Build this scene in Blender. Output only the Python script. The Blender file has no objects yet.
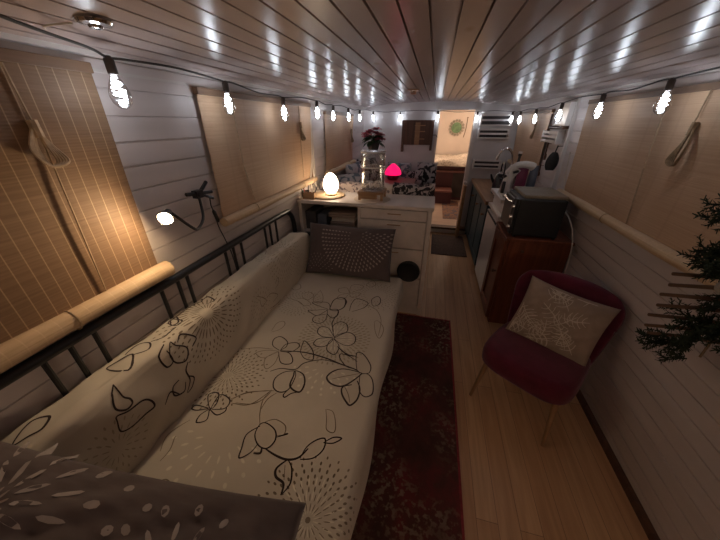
import bpy, bmesh, math, random
from math import sin, cos, pi, radians, sqrt, exp
from mathutils import Vector, Matrix, Euler

random.seed(7)
SC = bpy.context.scene
COL = SC.collection

# light levels
LED, CLIP, EGG, PINK, BEDL, FILL, EXPO = 32.0, 185.0, 7.5, 0.85, 14.0, 42.0, 0.74
MAT_LINES=[(1,[(-0.453,1.21),(-0.49,1.301),(-0.462,1.361),(-0.414,1.346),(-0.393,1.286),(-0.425,1.241),(-0.451,1.204)]),(1,[(-0.451,1.204),(-0.421,1.254),(-0.377,1.277),(-0.334,1.251),(-0.326,1.195),(-0.369,1.162),(-0.451,1.204)]),(1,[(-0.448,1.195),(-0.405,1.153),(-0.397,1.102),(-0.411,1.074),(-0.457,1.097),(-0.468,1.16),(-0.452,1.198)]),(1,[(-0.455,1.198),(-0.475,1.125),(-0.517,1.11),(-0.549,1.129),(-0.534,1.174),(-0.455,1.198)]),(1,[(-0.458,1.206),(-0.517,1.195),(-0.56,1.22),(-0.562,1.27),(-0.513,1.277),(-0.46,1.22)]),(0,[(-0.451,1.204),(-0.423,1.317)]),(0,[(-0.451,1.204),(-0.363,1.225)]),(0,[(-0.451,1.194),(-0.424,1.105)]),(0,[(-0.455,1.198),(-0.514,1.142)]),(0,[(-0.46,1.211),(-0.531,1.242)]),(1,[(-0.471,1.254),(-0.507,1.337),(-0.504,1.408)]),(1,[(-0.716,1.035),(-0.773,1.064),(-0.791,1.112),(-0.764,1.142),(-0.707,1.113),(-0.694,1.072),(-0.712,1.037)]),(1,[(-0.711,1.036),(-0.704,1.092),(-0.65,1.116),(-0.621,1.09),(-0.647,1.041),(-0.708,1.03)]),(1,[(-0.708,1.03),(-0.653,1.029),(-0.613,0.989),(-0.615,0.96),(-0.666,0.956),(-0.715,1.024)]),(0,[(-0.715,1.024),(-0.694,0.95),(-0.711,0.899),(-0.737,0.911),(-0.756,0.964),(-0.715,1.024)]),(0,[(-0.717,1.028),(-0.78,1.019),(-0.823,0.994),(-0.824,0.977),(-0.77,0.96),(-0.715,1.024)]),(2,[(-0.71,1.034),(-0.588,1.051),(-0.444,1.039),(-0.357,1.022),(-0.273,1.006),(-0.241,0.987)]),(1,[(-0.597,1.053),(-0.607,1.093),(-0.607,1.138),(-0.536,1.078),(-0.507,1.014),(-0.555,1.012),(-0.595,1.049)]),(1,[(-0.689,0.887),(-0.647,0.92),(-0.572,0.933),(-0.542,0.983),(-0.453,1.024),(-0.364,1.021)]),(1,[(-0.561,0.927),(-0.617,0.904),(-0.642,0.855),(-0.624,0.803),(-0.584,0.787),(-0.55,0.813),(-0.55,0.886),(-0.568,0.925)]),(2,[(-0.568,0.925),(-0.518,0.911),(-0.488,0.86),(-0.494,0.811),(-0.55,0.829),(-0.562,0.891),(-0.568,0.925)]),(1,[(-0.494,0.811),(-0.527,0.796),(-0.548,0.769),(-0.56,0.78),(-0.551,0.81)]),(2,[(-0.241,0.99),(-0.326,0.993),(-0.374,0.963),(-0.393,0.916),(-0.354,0.884),(-0.296,0.891),(-0.237,0.971),(-0.241,0.99)]),(2,[(-0.261,0.907),(-0.3,0.882),(-0.293,0.845),(-0.258,0.804),(-0.237,0.795),(-0.216,0.835),(-0.218,0.894),(-0.242,0.936)]),(1,[(-0.239,0.979),(-0.2,0.988),(-0.168,0.954),(-0.155,0.887),(-0.184,0.857),(-0.219,0.886),(-0.237,0.971)]),(1,[(-0.256,0.992),(-0.282,1.069),(-0.289,1.124),(-0.25,1.117),(-0.199,1.051),(-0.195,0.998),(-0.233,0.985)]),(1,[(-0.267,1.007),(-0.318,1.013),(-0.368,1.058),(-0.374,1.091),(-0.325,1.088),(-0.273,1.062)]),(2,[(-0.41,1.141),(-0.343,1.098),(-0.29,1.097)]),(0,[(-0.296,0.891),(-0.265,0.852),(-0.244,0.807)]),(0,[(-0.24,0.984),(-0.312,0.944),(-0.364,0.914)]),(1,[(-0.579,1.465),(-0.643,1.482),(-0.714,1.513),(-0.672,1.534),(-0.605,1.54),(-0.565,1.469)]),(1,[(-0.577,1.46),(-0.622,1.379),(-0.676,1.396),(-0.704,1.419),(-0.652,1.432),(-0.583,1.464)]),(1,[(-0.578,1.45),(-0.557,1.352),(-0.584,1.305),(-0.632,1.32),(-0.636,1.367),(-0.576,1.405)]),(2,[(-0.574,1.46),(-0.518,1.48),(-0.5,1.424),(-0.523,1.383),(-0.57,1.413)]),(2,[(-0.572,1.473),(-0.58,1.58),(-0.544,1.624),(-0.5,1.61),(-0.483,1.52),(-0.522,1.464),(-0.568,1.462)]),(1,[(-0.483,1.52),(-0.483,1.586),(-0.516,1.631)]),(0,[(-0.493,1.691),(-0.565,1.692),(-0.592,1.744),(-0.535,1.766),(-0.495,1.698)]),(0,[(-0.493,1.691),(-0.504,1.806),(-0.424,1.825),(-0.42,1.766),(-0.489,1.692)]),(0,[(-0.487,1.685),(-0.417,1.71),(-0.418,1.673),(-0.46,1.644),(-0.491,1.684)]),(0,[(-0.495,1.683),(-0.511,1.614),(-0.559,1.61),(-0.554,1.658),(-0.497,1.69)]),(1,[(-0.303,1.597),(-0.315,1.655),(-0.286,1.705),(-0.257,1.683),(-0.251,1.616),(-0.281,1.576),(-0.303,1.597)]),(1,[(-0.435,1.485),(-0.442,1.579),(-0.418,1.637),(-0.334,1.606),(-0.347,1.538),(-0.416,1.48)]),(0,[(-0.366,1.581),(-0.265,1.542),(-0.21,1.437),(-0.199,1.284)]),(0,[(-0.246,1.4),(-0.224,1.419),(-0.179,1.351),(-0.188,1.263),(-0.219,1.303),(-0.246,1.4)]),(0,[(-0.844,1.176),(-0.85,1.253),(-0.819,1.283),(-0.795,1.253),(-0.803,1.199),(-0.838,1.165)]),(0,[(-0.836,1.607),(-0.786,1.638),(-0.737,1.595),(-0.764,1.535),(-0.822,1.574)]),(0,[(-0.844,1.533),(-0.789,1.547),(-0.717,1.496),(-0.755,1.47),(-0.837,1.518)]),(0,[(-0.723,1.692),(-0.671,1.611),(-0.651,1.529),(-0.711,1.531),(-0.728,1.597),(-0.719,1.682)]),(0,[(-0.917,1.533),(-0.812,1.507),(-0.749,1.456)]),(0,[(-0.964,1.694),(-0.912,1.727),(-0.877,1.674),(-0.918,1.645),(-0.964,1.694)]),(0,[(-0.398,1.852),(-0.358,1.917),(-0.327,1.869),(-0.359,1.82),(-0.398,1.852)]),(0,[(-0.93,0.993),(-0.849,1.023),(-0.757,1.035)]),(0,[(-0.783,0.697),(-0.729,0.739),(-0.652,0.773),(-0.611,0.786)]),(0,[(-0.747,0.685),(-0.673,0.696),(-0.636,0.733),(-0.622,0.78)]),(0,[(-0.594,0.78),(-0.618,0.737),(-0.619,0.682)]),(0,[(-0.625,0.788),(-0.635,0.73),(-0.613,0.666),(-0.584,0.618)]),(1,[(-0.584,0.618),(-0.581,0.575),(-0.546,0.542),(-0.507,0.539),(-0.492,0.576),(-0.512,0.613),(-0.561,0.631),(-0.584,0.618)]),(1,[(-0.58,0.612),(-0.614,0.567),(-0.602,0.515),(-0.589,0.481),(-0.56,0.507),(-0.549,0.548)]),(0,[(-0.575,0.628),(-0.536,0.656),(-0.482,0.643),(-0.469,0.609),(-0.495,0.596)]),(1,[(-0.469,0.609),(-0.456,0.613),(-0.492,0.59)]),(2,[(-0.547,0.51),(-0.522,0.516),(-0.526,0.534)]),(2,[(-0.513,0.537),(-0.463,0.524),(-0.412,0.52),(-0.372,0.537),(-0.349,0.577)]),(1,[(-0.365,0.535),(-0.357,0.582),(-0.329,0.615),(-0.297,0.626),(-0.289,0.585),(-0.316,0.547),(-0.363,0.532)]),(1,[(-0.298,0.609),(-0.266,0.638),(-0.232,0.642),(-0.259,0.616),(-0.296,0.61)]),(2,[(-0.411,0.518),(-0.434,0.483),(-0.423,0.457),(-0.387,0.444),(-0.379,0.41)]),(1,[(-0.379,0.41),(-0.364,0.45),(-0.38,0.496),(-0.405,0.519)]),(0,[(-0.409,0.5),(-0.39,0.454)]),(0,[(-0.335,0.75),(-0.301,0.742),(-0.272,0.687),(-0.272,0.657),(-0.304,0.664),(-0.319,0.706),(-0.338,0.75)]),(1,[(-0.844,0.635),(-0.899,0.693),(-0.86,0.712),(-0.832,0.664),(-0.844,0.635)]),(1,[(-0.841,0.636),(-0.846,0.706),(-0.784,0.693),(-0.778,0.651),(-0.833,0.633)]),(1,[(-0.84,0.631),(-0.793,0.614),(-0.768,0.637),(-0.777,0.66)]),(1,[(-0.843,0.63),(-0.819,0.584),(-0.852,0.564),(-0.863,0.597),(-0.845,0.633)]),(1,[(-0.851,0.633),(-0.895,0.614),(-0.923,0.616),(-0.914,0.635),(-0.852,0.635)]),(0,[(-0.776,0.695),(-0.73,0.743),(-0.643,0.774)]),(0,[(-0.765,0.68),(-0.68,0.692),(-0.628,0.777)]),(0,[(-0.872,0.4),(-0.87,0.444),(-0.888,0.486),(-0.886,0.494)]),(0,[(-0.815,0.345),(-0.797,0.355),(-0.769,0.349)]),(0,[(-0.902,0.43),(-0.925,0.491),(-0.888,0.567)])]
BOL_LINES=[(1,[(0.001,0.437),(-0.023,0.413),(-0.066,0.399),(-0.094,0.419),(-0.092,0.443),(-0.072,0.445),(-0.048,0.433),(-0.002,0.435)]),(1,[(-0.109,0.384),(-0.152,0.379),(-0.173,0.415),(-0.174,0.464),(-0.174,0.497),(-0.142,0.496),(-0.117,0.474),(-0.104,0.421),(-0.091,0.391),(-0.109,0.384)]),(1,[(0.008,0.637),(-0.02,0.592),(-0.077,0.599),(-0.074,0.63),(-0.017,0.626)]),(2,[(-0.001,0.657),(-0.039,0.628),(-0.092,0.639),(-0.115,0.679),(-0.069,0.705),(-0.023,0.666),(-0.001,0.657)]),(1,[(-0.022,0.681),(-0.007,0.715),(-0.059,0.762),(-0.081,0.727)]),(1,[(-0.128,0.683),(-0.161,0.662),(-0.222,0.665),(-0.262,0.632)]),(1,[(-0.188,0.66),(-0.23,0.689),(-0.264,0.667),(-0.266,0.636)]),(1,[(-0.174,0.623),(-0.18,0.589),(-0.219,0.582),(-0.24,0.623),(-0.207,0.644)]),(1,[(-0.211,0.532),(-0.186,0.571),(-0.233,0.601)]),(1,[(0.091,0.482),(0.083,0.521),(0.061,0.557),(0.01,0.495),(0.091,0.482)]),(1,[(0.089,0.55),(0.103,0.614),(0.069,0.631),(0.032,0.597),(0.055,0.558)]),(1,[(0.071,0.639),(0.037,0.666),(0.043,0.703),(0.049,0.742)]),(1,[(0.067,0.213),(0.097,0.272),(0.067,0.298),(0.041,0.267),(0.049,0.242),(0.067,0.213)]),(1,[(0.098,0.751),(0.104,0.783),(0.056,0.783),(0.057,0.75),(0.098,0.751)]),(0,[(-0.129,1.22),(-0.169,1.269),(-0.219,1.307),(-0.225,1.252),(-0.169,1.244)]),(0,[(-0.199,1.427),(-0.184,1.477),(-0.139,1.474),(-0.169,1.435)]),(0,[(-0.197,1.313),(-0.206,1.38),(-0.269,1.453),(-0.273,1.375)]),(1,[(0.098,0.902),(0.133,0.913),(0.126,0.877),(0.113,0.809),(0.104,0.762)]),(1,[(0.151,0.949),(0.131,0.964),(0.094,0.943),(0.113,0.928),(0.103,0.901)]),(1,[(0.116,0.775),(0.106,0.802),(0.065,0.771),(0.076,0.745),(0.114,0.772)]),(1,[(0.101,0.951),(0.089,0.985),(0.029,0.958),(0.052,0.923)]),(0,[(0.145,1.48),(0.121,1.58),(0.075,1.515)]),(0,[(-0.302,1.338),(-0.462,1.415),(-0.504,1.471),(-0.559,1.474),(-0.494,1.342)])]

# ------------------------------------------------------------------ materials
def _nt(name):
    m = bpy.data.materials.new(name)
    m.use_nodes = True
    nt = m.node_tree
    b = nt.nodes['Principled BSDF']
    return m, nt, b

def N(nt, t, **kw):
    n = nt.nodes.new(t)
    for k, v in kw.items():
        if k in n.inputs.keys():
            n.inputs[k].default_value = v
        else:
            setattr(n, k, v)
    return n

def coords(nt, scale=(1, 1, 1), rot=(0, 0, 0)):
    tc = nt.nodes.new('ShaderNodeTexCoord')
    mp = nt.nodes.new('ShaderNodeMapping')
    mp.inputs['Scale'].default_value = scale
    mp.inputs['Rotation'].default_value = rot
    nt.links.new(tc.outputs['Object'], mp.inputs['Vector'])
    return mp.outputs['Vector']

def ramp(nt, fac, stops):
    r = nt.nodes.new('ShaderNodeValToRGB')
    cr = r.color_ramp
    while len(cr.elements) < len(stops):
        cr.elements.new(0.5)
    for e, (p, c) in zip(cr.elements, stops):
        e.position = p
        e.color = (*c, 1)
    nt.links.new(fac, r.inputs['Fac'])
    return r.outputs['Color']

def bump(nt, b, h, strength=0.3, dist=0.01):
    bp = nt.nodes.new('ShaderNodeBump')
    bp.inputs['Strength'].default_value = strength
    bp.inputs['Distance'].default_value = dist
    nt.links.new(h, bp.inputs['Height'])
    nt.links.new(bp.outputs['Normal'], b.inputs['Normal'])

def noisy(name, c, rough=0.5, var=0.12, scale=(6, 6, 6), metal=0.0, bmp=0.0, detail=4.0, coat=0.0, spec=0.5, sheen=0.0):
    """a colour with soft procedural mottling"""
    m, nt, b = _nt(name)
    v = coords(nt, scale)
    n = N(nt, 'ShaderNodeTexNoise', Scale=1.0, Detail=detail)
    nt.links.new(v, n.inputs['Vector'])
    lo = tuple(max(0, x * (1 - var)) for x in c)
    hi = tuple(min(1, x * (1 + var)) for x in c)
    col = ramp(nt, n.outputs['Fac'], [(0.3, lo), (0.7, hi)])
    nt.links.new(col, b.inputs['Base Color'])
    b.inputs['Roughness'].default_value = rough
    b.inputs['Metallic'].default_value = metal
    b.inputs['Specular IOR Level'].default_value = spec
    b.inputs['Coat Weight'].default_value = coat
    b.inputs['Sheen Weight'].default_value = sheen
    if bmp:
        bump(nt, b, n.outputs['Fac'], bmp, 0.004)
    return m

def wood(name, c1, c2, rough=0.45, axis='y', scale=1.0, spec=0.4, bmp=0.1):
    m, nt, b = _nt(name)
    s = {'y': (30, 1.6, 30), 'x': (1.6, 30, 30), 'z': (30, 30, 1.6)}[axis]
    v = coords(nt, tuple(q * scale for q in s))
    n = N(nt, 'ShaderNodeTexNoise', Scale=1.0, Detail=5.0, Distortion=0.6)
    nt.links.new(v, n.inputs['Vector'])
    col = ramp(nt, n.outputs['Fac'], [(0.3, c1), (0.72, c2)])
    nt.links.new(col, b.inputs['Base Color'])
    b.inputs['Roughness'].default_value = rough
    b.inputs['Specular IOR Level'].default_value = spec
    if bmp:
        bump(nt, b, n.outputs['Fac'], bmp, 0.002)
    return m

def emit(name, c, s, base=(0.8, 0.8, 0.8)):
    m, nt, b = _nt(name)
    v = coords(nt, (3, 3, 3))
    n = N(nt, 'ShaderNodeTexNoise', Scale=1.0)
    nt.links.new(v, n.inputs['Vector'])
    col = ramp(nt, n.outputs['Fac'], [(0.2, tuple(x * .93 for x in c)), (0.8, c)])
    b.inputs['Base Color'].default_value = (*base, 1)
    nt.links.new(col, b.inputs['Emission Color'])
    b.inputs['Emission Strength'].default_value = s
    return m

def glassy(name, tint=(1, 1, 1), refl=0.12, rough=0.03):
    m = bpy.data.materials.new(name)
    m.use_nodes = True
    nt = m.node_tree
    nt.nodes.clear()
    out = nt.nodes.new('ShaderNodeOutputMaterial')
    tr = N(nt, 'ShaderNodeBsdfTransparent')
    tr.inputs['Color'].default_value = (*tint, 1)
    gl = N(nt, 'ShaderNodeBsdfGlossy', Roughness=rough)
    lw = N(nt, 'ShaderNodeLayerWeight', Blend=0.35)
    mx = nt.nodes.new('ShaderNodeMixShader')
    ma = N(nt, 'ShaderNodeMath', operation='MULTIPLY_ADD')
    ma.inputs[1].default_value = 0.75
    ma.inputs[2].default_value = refl
    ma.use_clamp = True
    nt.links.new(lw.outputs['Facing'], ma.inputs[0])
    nt.links.new(ma.outputs[0], mx.inputs['Fac'])
    nt.links.new(tr.outputs[0], mx.inputs[1])
    nt.links.new(gl.outputs[0], mx.inputs[2])
    nt.links.new(mx.outputs[0], out.inputs['Surface'])
    return m

def painted_boards(name, c, rough, knots=True, axis_scale=(9, 1.2, 9), spec=0.5, coat=0.0):
    """white-washed timber: streaky paint, faint knots"""
    m, nt, b = _nt(name)
    v = coords(nt, axis_scale)
    n = N(nt, 'ShaderNodeTexNoise', Scale=1.0, Detail=6.0, Distortion=0.4)
    nt.links.new(v, n.inputs['Vector'])
    col = ramp(nt, n.outputs['Fac'], [(0.25, tuple(x * .84 for x in c)), (0.6, c), (0.8, tuple(min(1, x * 1.06) for x in c))])
    v2 = coords(nt, (5, 2.2, 5))
    vo = N(nt, 'ShaderNodeTexVoronoi', Scale=1.0)
    nt.links.new(v2, vo.inputs['Vector'])
    kn = ramp(nt, vo.outputs['Distance'], [(0.03, (0.55, 0.48, 0.42)), (0.1, (1, 1, 1))])
    mx = N(nt, 'ShaderNodeMix', data_type='RGBA', blend_type='MULTIPLY')
    mx.inputs['Factor'].default_value = 0.7 if knots else 0.0
    nt.links.new(col, mx.inputs['A'])
    nt.links.new(kn, mx.inputs['B'])
    nt.links.new(mx.outputs['Result'], b.inputs['Base Color'])
    b.inputs['Roughness'].default_value = rough
    b.inputs['Specular IOR Level'].default_value = spec
    b.inputs['Coat Weight'].default_value = coat
    b.inputs['Coat Roughness'].default_value = 0.2
    bump(nt, b, n.outputs['Fac'], 0.12, 0.003)
    return m

def blind_mat(name, c1, c2, thread, slat=110.0, thread_gap=19.0, thread_amt=0.5):
    """woven reed blind: fine horizontal reeds, paler vertical threads"""
    m, nt, b = _nt(name)
    tc = nt.nodes.new('ShaderNodeTexCoord')
    sx = nt.nodes.new('ShaderNodeSeparateXYZ')
    nt.links.new(tc.outputs['Object'], sx.inputs[0])
    def wave(out, k, sharp):
        a = N(nt, 'ShaderNodeMath', operation='MULTIPLY'); a.inputs[1].default_value = k
        nt.links.new(out, a.inputs[0])
        f = N(nt, 'ShaderNodeMath', operation='FRACT'); nt.links.new(a.outputs[0], f.inputs[0])
        s = N(nt, 'ShaderNodeMath', operation='SUBTRACT'); s.inputs[1].default_value = 0.5
        nt.links.new(f.outputs[0], s.inputs[0])
        ab = N(nt, 'ShaderNodeMath', operation='ABSOLUTE'); nt.links.new(s.outputs[0], ab.inputs[0])
        return ab.outputs[0]
    wz = wave(sx.outputs['Z'], slat, 1)
    wy = wave(sx.outputs['Y'], thread_gap, 1)
    nz = N(nt, 'ShaderNodeTexNoise', Scale=1.0, Detail=3.0)
    nt.links.new(coords(nt, (2, 1.5, 160)), nz.inputs['Vector'])
    col = ramp(nt, nz.outputs['Fac'], [(0.3, c1), (0.7, c2)])
    th = ramp(nt, wy, [(0.0, (1, 1, 1)), (0.06, (0, 0, 0))])
    mx = N(nt, 'ShaderNodeMix', data_type='RGBA')
    am = N(nt, 'ShaderNodeMath', operation='MULTIPLY'); am.inputs[1].default_value = thread_amt
    nt.links.new(th, am.inputs[0])
    nt.links.new(am.outputs[0], mx.inputs['Factor'])
    nt.links.new(col, mx.inputs['A'])
    mx.inputs['B'].default_value = (*thread, 1)
    nt.links.new(mx.outputs['Result'], b.inputs['Base Color'])
    b.inputs['Roughness'].default_value = 0.55
    b.inputs['Specular IOR Level'].default_value = 0.3
    bump(nt, b, wz, 0.5, 0.002)
    return m

def floor_mat():
    m, nt, b = _nt('oak_laminate')
    v = coords(nt, (1, 1, 1), (0, 0, pi / 2))
    br = N(nt, 'ShaderNodeTexBrick', offset=0.37)
    br.inputs['Scale'].default_value = 1.0
    br.inputs['Brick Width'].default_value = 1.25
    br.inputs['Row Height'].default_value = 0.095
    br.inputs['Mortar Size'].default_value = 0.0012
    br.inputs['Color1'].default_value = (0.52, 0.30, 0.16, 1)
    br.inputs['Color2'].default_value = (0.62, 0.385, 0.22, 1)
    br.inputs['Mortar'].default_value = (0.2, 0.11, 0.06, 1)
    nt.links.new(v, br.inputs['Vector'])
    n = N(nt, 'ShaderNodeTexNoise', Scale=1.0, Detail=6.0, Distortion=0.8)
    nt.links.new(coords(nt, (40, 2.0, 40)), n.inputs['Vector'])
    g = ramp(nt, n.outputs['Fac'], [(0.3, (0.72, 0.68, 0.62)), (0.65, (1, 1, 1))])
    mx = N(nt, 'ShaderNodeMix', data_type='RGBA', blend_type='MULTIPLY')
    mx.inputs['Factor'].default_value = 0.8
    nt.links.new(br.outputs['Color'], mx.inputs['A'])
    nt.links.new(g, mx.inputs['B'])
    nt.links.new(mx.outputs['Result'], b.inputs['Base Color'])
    b.inputs['Roughness'].default_value = 0.38
    return m

def rug_mat():
    m, nt, b = _nt('worn_oriental_rug')
    n1 = N(nt, 'ShaderNodeTexNoise', Scale=3.2, Detail=5.0, Roughness=0.65)
    nt.links.new(coords(nt, (1.3, 1, 1)), n1.inputs['Vector'])
    base = ramp(nt, n1.outputs['Fac'], [(0.36, (0.07, 0.034, 0.027)), (0.5, (0.105, 0.040, 0.033)), (0.66, (0.185, 0.036, 0.038))])
    vo = N(nt, 'ShaderNodeTexVoronoi', Scale=26.0, feature='F1')
    nt.links.new(coords(nt, (1, .8, 1)), vo.inputs['Vector'])
    n2 = N(nt, 'ShaderNodeTexNoise', Scale=42.0, Detail=3.0)
    nt.links.new(coords(nt), n2.inputs['Vector'])
    n3 = N(nt, 'ShaderNodeTexNoise', Scale=2.6, Detail=2.0)
    nt.links.new(coords(nt, (1, 1, 1), (0, 0, .7)), n3.inputs['Vector'])
    sp = ramp(nt, n2.outputs['Fac'], [(0.5, (0, 0, 0)), (0.6, (1, 1, 1))])
    ar = ramp(nt, n3.outputs['Fac'], [(0.44, (0, 0, 0)), (0.62, (1, 1, 1))])
    mm = N(nt, 'ShaderNodeMath', operation='MULTIPLY')
    nt.links.new(sp, mm.inputs[0]); nt.links.new(ar, mm.inputs[1])
    m2 = N(nt, 'ShaderNodeMath', operation='MULTIPLY'); m2.inputs[1].default_value = 0.75
    nt.links.new(mm.outputs[0], m2.inputs[0])
    mx = N(nt, 'ShaderNodeMix', data_type='RGBA')
    nt.links.new(m2.outputs[0], mx.inputs['Factor'])
    nt.links.new(base, mx.inputs['A'])
    mx.inputs['B'].default_value = (0.30, 0.22, 0.15, 1)
    nt.links.new(mx.outputs['Result'], b.inputs['Base Color'])
    b.inputs['Roughness'].default_value = 0.95
    b.inputs['Specular IOR Level'].default_value = 0.1
    bump(nt, b, n2.outputs['Fac'], 0.4, 0.004)
    return m

def blotch(name, bg, fg, scale=9.0, thr=0.5, third=None, rough=0.9):
    """printed fabric: curling dark motifs on a pale ground"""
    m, nt, b = _nt(name)
    n = N(nt, 'ShaderNodeTexNoise', Scale=scale, Detail=1.5, Distortion=2.2)
    nt.links.new(coords(nt), n.inputs['Vector'])
    st = [(thr - 0.02, bg), (thr + 0.02, fg)]
    if third:
        st.append((thr + 0.16, fg)); st.append((thr + 0.18, third))
    col = ramp(nt, n.outputs['Fac'], st)
    nt.links.new(col, b.inputs['Base Color'])
    b.inputs['Roughness'].default_value = rough
    b.inputs['Specular IOR Level'].default_value = 0.15
    return m

# ------------------------------------------------------------------ mesh builder
ORIG = {}

class MB:
    def __init__(s):
        s.v = []; s.f = []; s.m = []
    def add(s, vs, fs, mi=0):
        o = len(s.v)
        s.v += [tuple(p) for p in vs]
        s.f += [tuple(i + o for i in f) for f in fs]
        s.m += [mi] * len(fs)
        return s
    def box(s, lo, hi, mi=0, M=None):
        x0, y0, z0 = lo; x1, y1, z1 = hi
        vs = [Vector(p) for p in [(x0,y0,z0),(x1,y0,z0),(x1,y1,z0),(x0,y1,z0),(x0,y0,z1),(x1,y0,z1),(x1,y1,z1),(x0,y1,z1)]]
        if M: vs = [M @ p for p in vs]
        return s.add(vs, [(0,3,2,1),(4,5,6,7),(0,1,5,4),(1,2,6,5),(2,3,7,6),(3,0,4,7)], mi)
    def tube(s, pts, r, seg=8, mi=0, cap=True, smooth=False):
        pts = [Vector(p) for p in pts]
        if smooth: pts = catmull(pts, 6)
        n = len(pts)
        rs = r if isinstance(r, (list, tuple)) else [r] * n
        if len(rs) != n:
            rs = [rs[0] + (rs[-1] - rs[0]) * i / (n - 1) for i in range(n)]
        vs = []
        up = None
        for i, p in enumerate(pts):
            t = (pts[min(i + 1, n - 1)] - pts[max(i - 1, 0)])
            if t.length < 1e-9: t = Vector((0, 0, 1))
            t.normalize()
            if up is None:
                up = Vector((0, 0, 1)) if abs(t.z) < .9 else Vector((1, 0, 0))
            a = t.cross(up)
            if a.length < 1e-6: a = t.orthogonal()
            a.normalize(); b2 = a.cross(t).normalized(); up = b2
            for k in range(seg):
                q = 2 * pi * k / seg
                vs.append(p + a * (cos(q) * rs[i]) + b2 * (sin(q) * rs[i]))
        fs = []
        for i in range(n - 1):
            for k in range(seg):
                k2 = (k + 1) % seg
                fs.append((i*seg+k, i*seg+k2, (i+1)*seg+k2, (i+1)*seg+k))
        if cap:
            fs.append(tuple(range(seg))[::-1]); fs.append(tuple((n-1)*seg + k for k in range(seg)))
        return s.add(vs, fs, mi)
    def lathe(s, prof, seg=20, M=None, mi=0, cap=True):
        """prof = [(r, z), ...] turned round z"""
        vs = []
        for r, z in prof:
            for k in range(seg):
                q = 2 * pi * k / seg
                p = Vector((r * cos(q), r * sin(q), z))
                vs.append(M @ p if M else p)
        n = len(prof); fs = []
        for i in range(n - 1):
            for k in range(seg):
                k2 = (k + 1) % seg
                fs.append((i*seg+k, i*seg+k2, (i+1)*seg+k2, (i+1)*seg+k))
        if cap:
            fs.append(tuple(range(seg))[::-1]); fs.append(tuple((n-1)*seg+k for k in range(seg)))
        return s.add(vs, fs, mi)
    def grid(s, fn, nu, nv, mi=0, flip=False):
        vs = [fn(i / nu, j / nv) for j in range(nv + 1) for i in range(nu + 1)]
        fs = []
        for j in range(nv):
            for i in range(nu):
                a = j*(nu+1)+i
                q = (a, a+1, a+nu+2, a+nu+1)
                fs.append(q[::-1] if flip else q)
        return s.add(vs, fs, mi)
    def build(s, name, mats, parent=None, base=None, smooth=None, bevel=0.0, local=False, sub=0):
        if not isinstance(mats, (list, tuple)): mats = [mats]
        vs = s.v
        if parent is None:
            if base is None:
                xs = [p[0] for p in vs]; ys = [p[1] for p in vs]; zs = [p[2] for p in vs]
                base = ((min(xs)+max(xs))/2, (min(ys)+max(ys))/2, min(zs))
            off = Vector(base)
        else:
            off = Vector((0, 0, 0)) if local else ORIG[parent.name]
        me = bpy.data.meshes.new(name)
        me.from_pydata([Vector(p) - off for p in vs], [], s.f)
        for m in mats: me.materials.append(m)
        for i, p in enumerate(me.polygons): p.material_index = s.m[i]
        me.validate()
        bm = bmesh.new(); bm.from_mesh(me)
        bmesh.ops.remove_doubles(bm, verts=bm.verts, dist=1e-6)
        bmesh.ops.recalc_face_normals(bm, faces=bm.faces)
        bm.to_mesh(me); bm.free()
        o = bpy.data.objects.new(name, me)
        COL.objects.link(o)
        if parent is None:
            o.location = off
            ORIG[o.name] = off
        else:
            o.parent = parent
            ORIG[o.name] = ORIG[parent.name]
        if smooth is None: smooth = False
        if smooth:
            for p in me.polygons: p.use_smooth = True
            if smooth != 'all':
                md = o.modifiers.new('edges', 'EDGE_SPLIT'); md.split_angle = radians(40)
        if bevel:
            md = o.modifiers.new('bevel', 'BEVEL'); md.width = bevel; md.segments = 2; md.limit_method = 'ANGLE'; md.angle_limit = radians(40)
        if sub:
            md = o.modifiers.new('sub', 'SUBSURF'); md.levels = sub; md.render_levels = sub
        return o

def catmull(P, n=6):
    P = [Vector(p) for p in P]
    if len(P) < 3: return P
    out = []
    closed = (P[0] - P[-1]).length < 1e-6
    for i in range(len(P) - 1):
        p0 = P[i-1] if i > 0 else (P[-2] if closed else P[0])
        p1, p2 = P[i], P[i+1]
        p3 = P[i+2] if i + 2 < len(P) else (P[1] if closed else P[-1])
        for k in range(n):
            t = k / n
            out.append(0.5 * ((2*p1) + (p2-p0)*t + (2*p0-5*p1+4*p2-p3)*t*t + (3*p1-p0-3*p2+p3)*t**3))
    out.append(P[-1].copy())
    return out

def thing(name, loc, label=None, cat=None, group=None, rz=0.0, kind=None):
    o = bpy.data.objects.new(name, None)
    o.empty_display_size = 0.05
    COL.objects.link(o)
    o.location = loc; o.rotation_euler = (0, 0, rz)
    ORIG[o.name] = Vector(loc)
    return tag(o, label, cat, group, kind)

def tag(o, label=None, cat=None, group=None, kind=None):
    if label: o['label'] = label
    if cat: o['category'] = cat
    if group: o['group'] = group
    if kind: o['kind'] = kind
    return o

def struct(o):
    o['kind'] = 'structure'
    return o

# ---- flat print on a curved cloth: strokes and dots laid over a surface map S(a, b) -> (point, normal)
def stroke(mb, S, pts, w, mi, lift=0.0012, taper=True):
    P = catmull([Vector((a, b, 0)) for a, b in pts], 7)
    n = len(P); vs = []
    for i, p in enumerate(P):
        t = P[min(i+1, n-1)] - P[max(i-1, 0)]
        if t.length < 1e-9: t = Vector((1, 0, 0))
        t.normalize()
        k = w * (0.55 + 0.45 * sin(pi * i / (n - 1))) if taper else w
        q = Vector((-t.y, t.x, 0)) * (k / 2)
        for s in (p + q, p - q):
            pt, nn = S(s.x, s.y); vs.append(pt + nn * lift)
    mb.add(vs, [(2*i, 2*i+1, 2*i+3, 2*i+2) for i in range(n-1)], mi)

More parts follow.
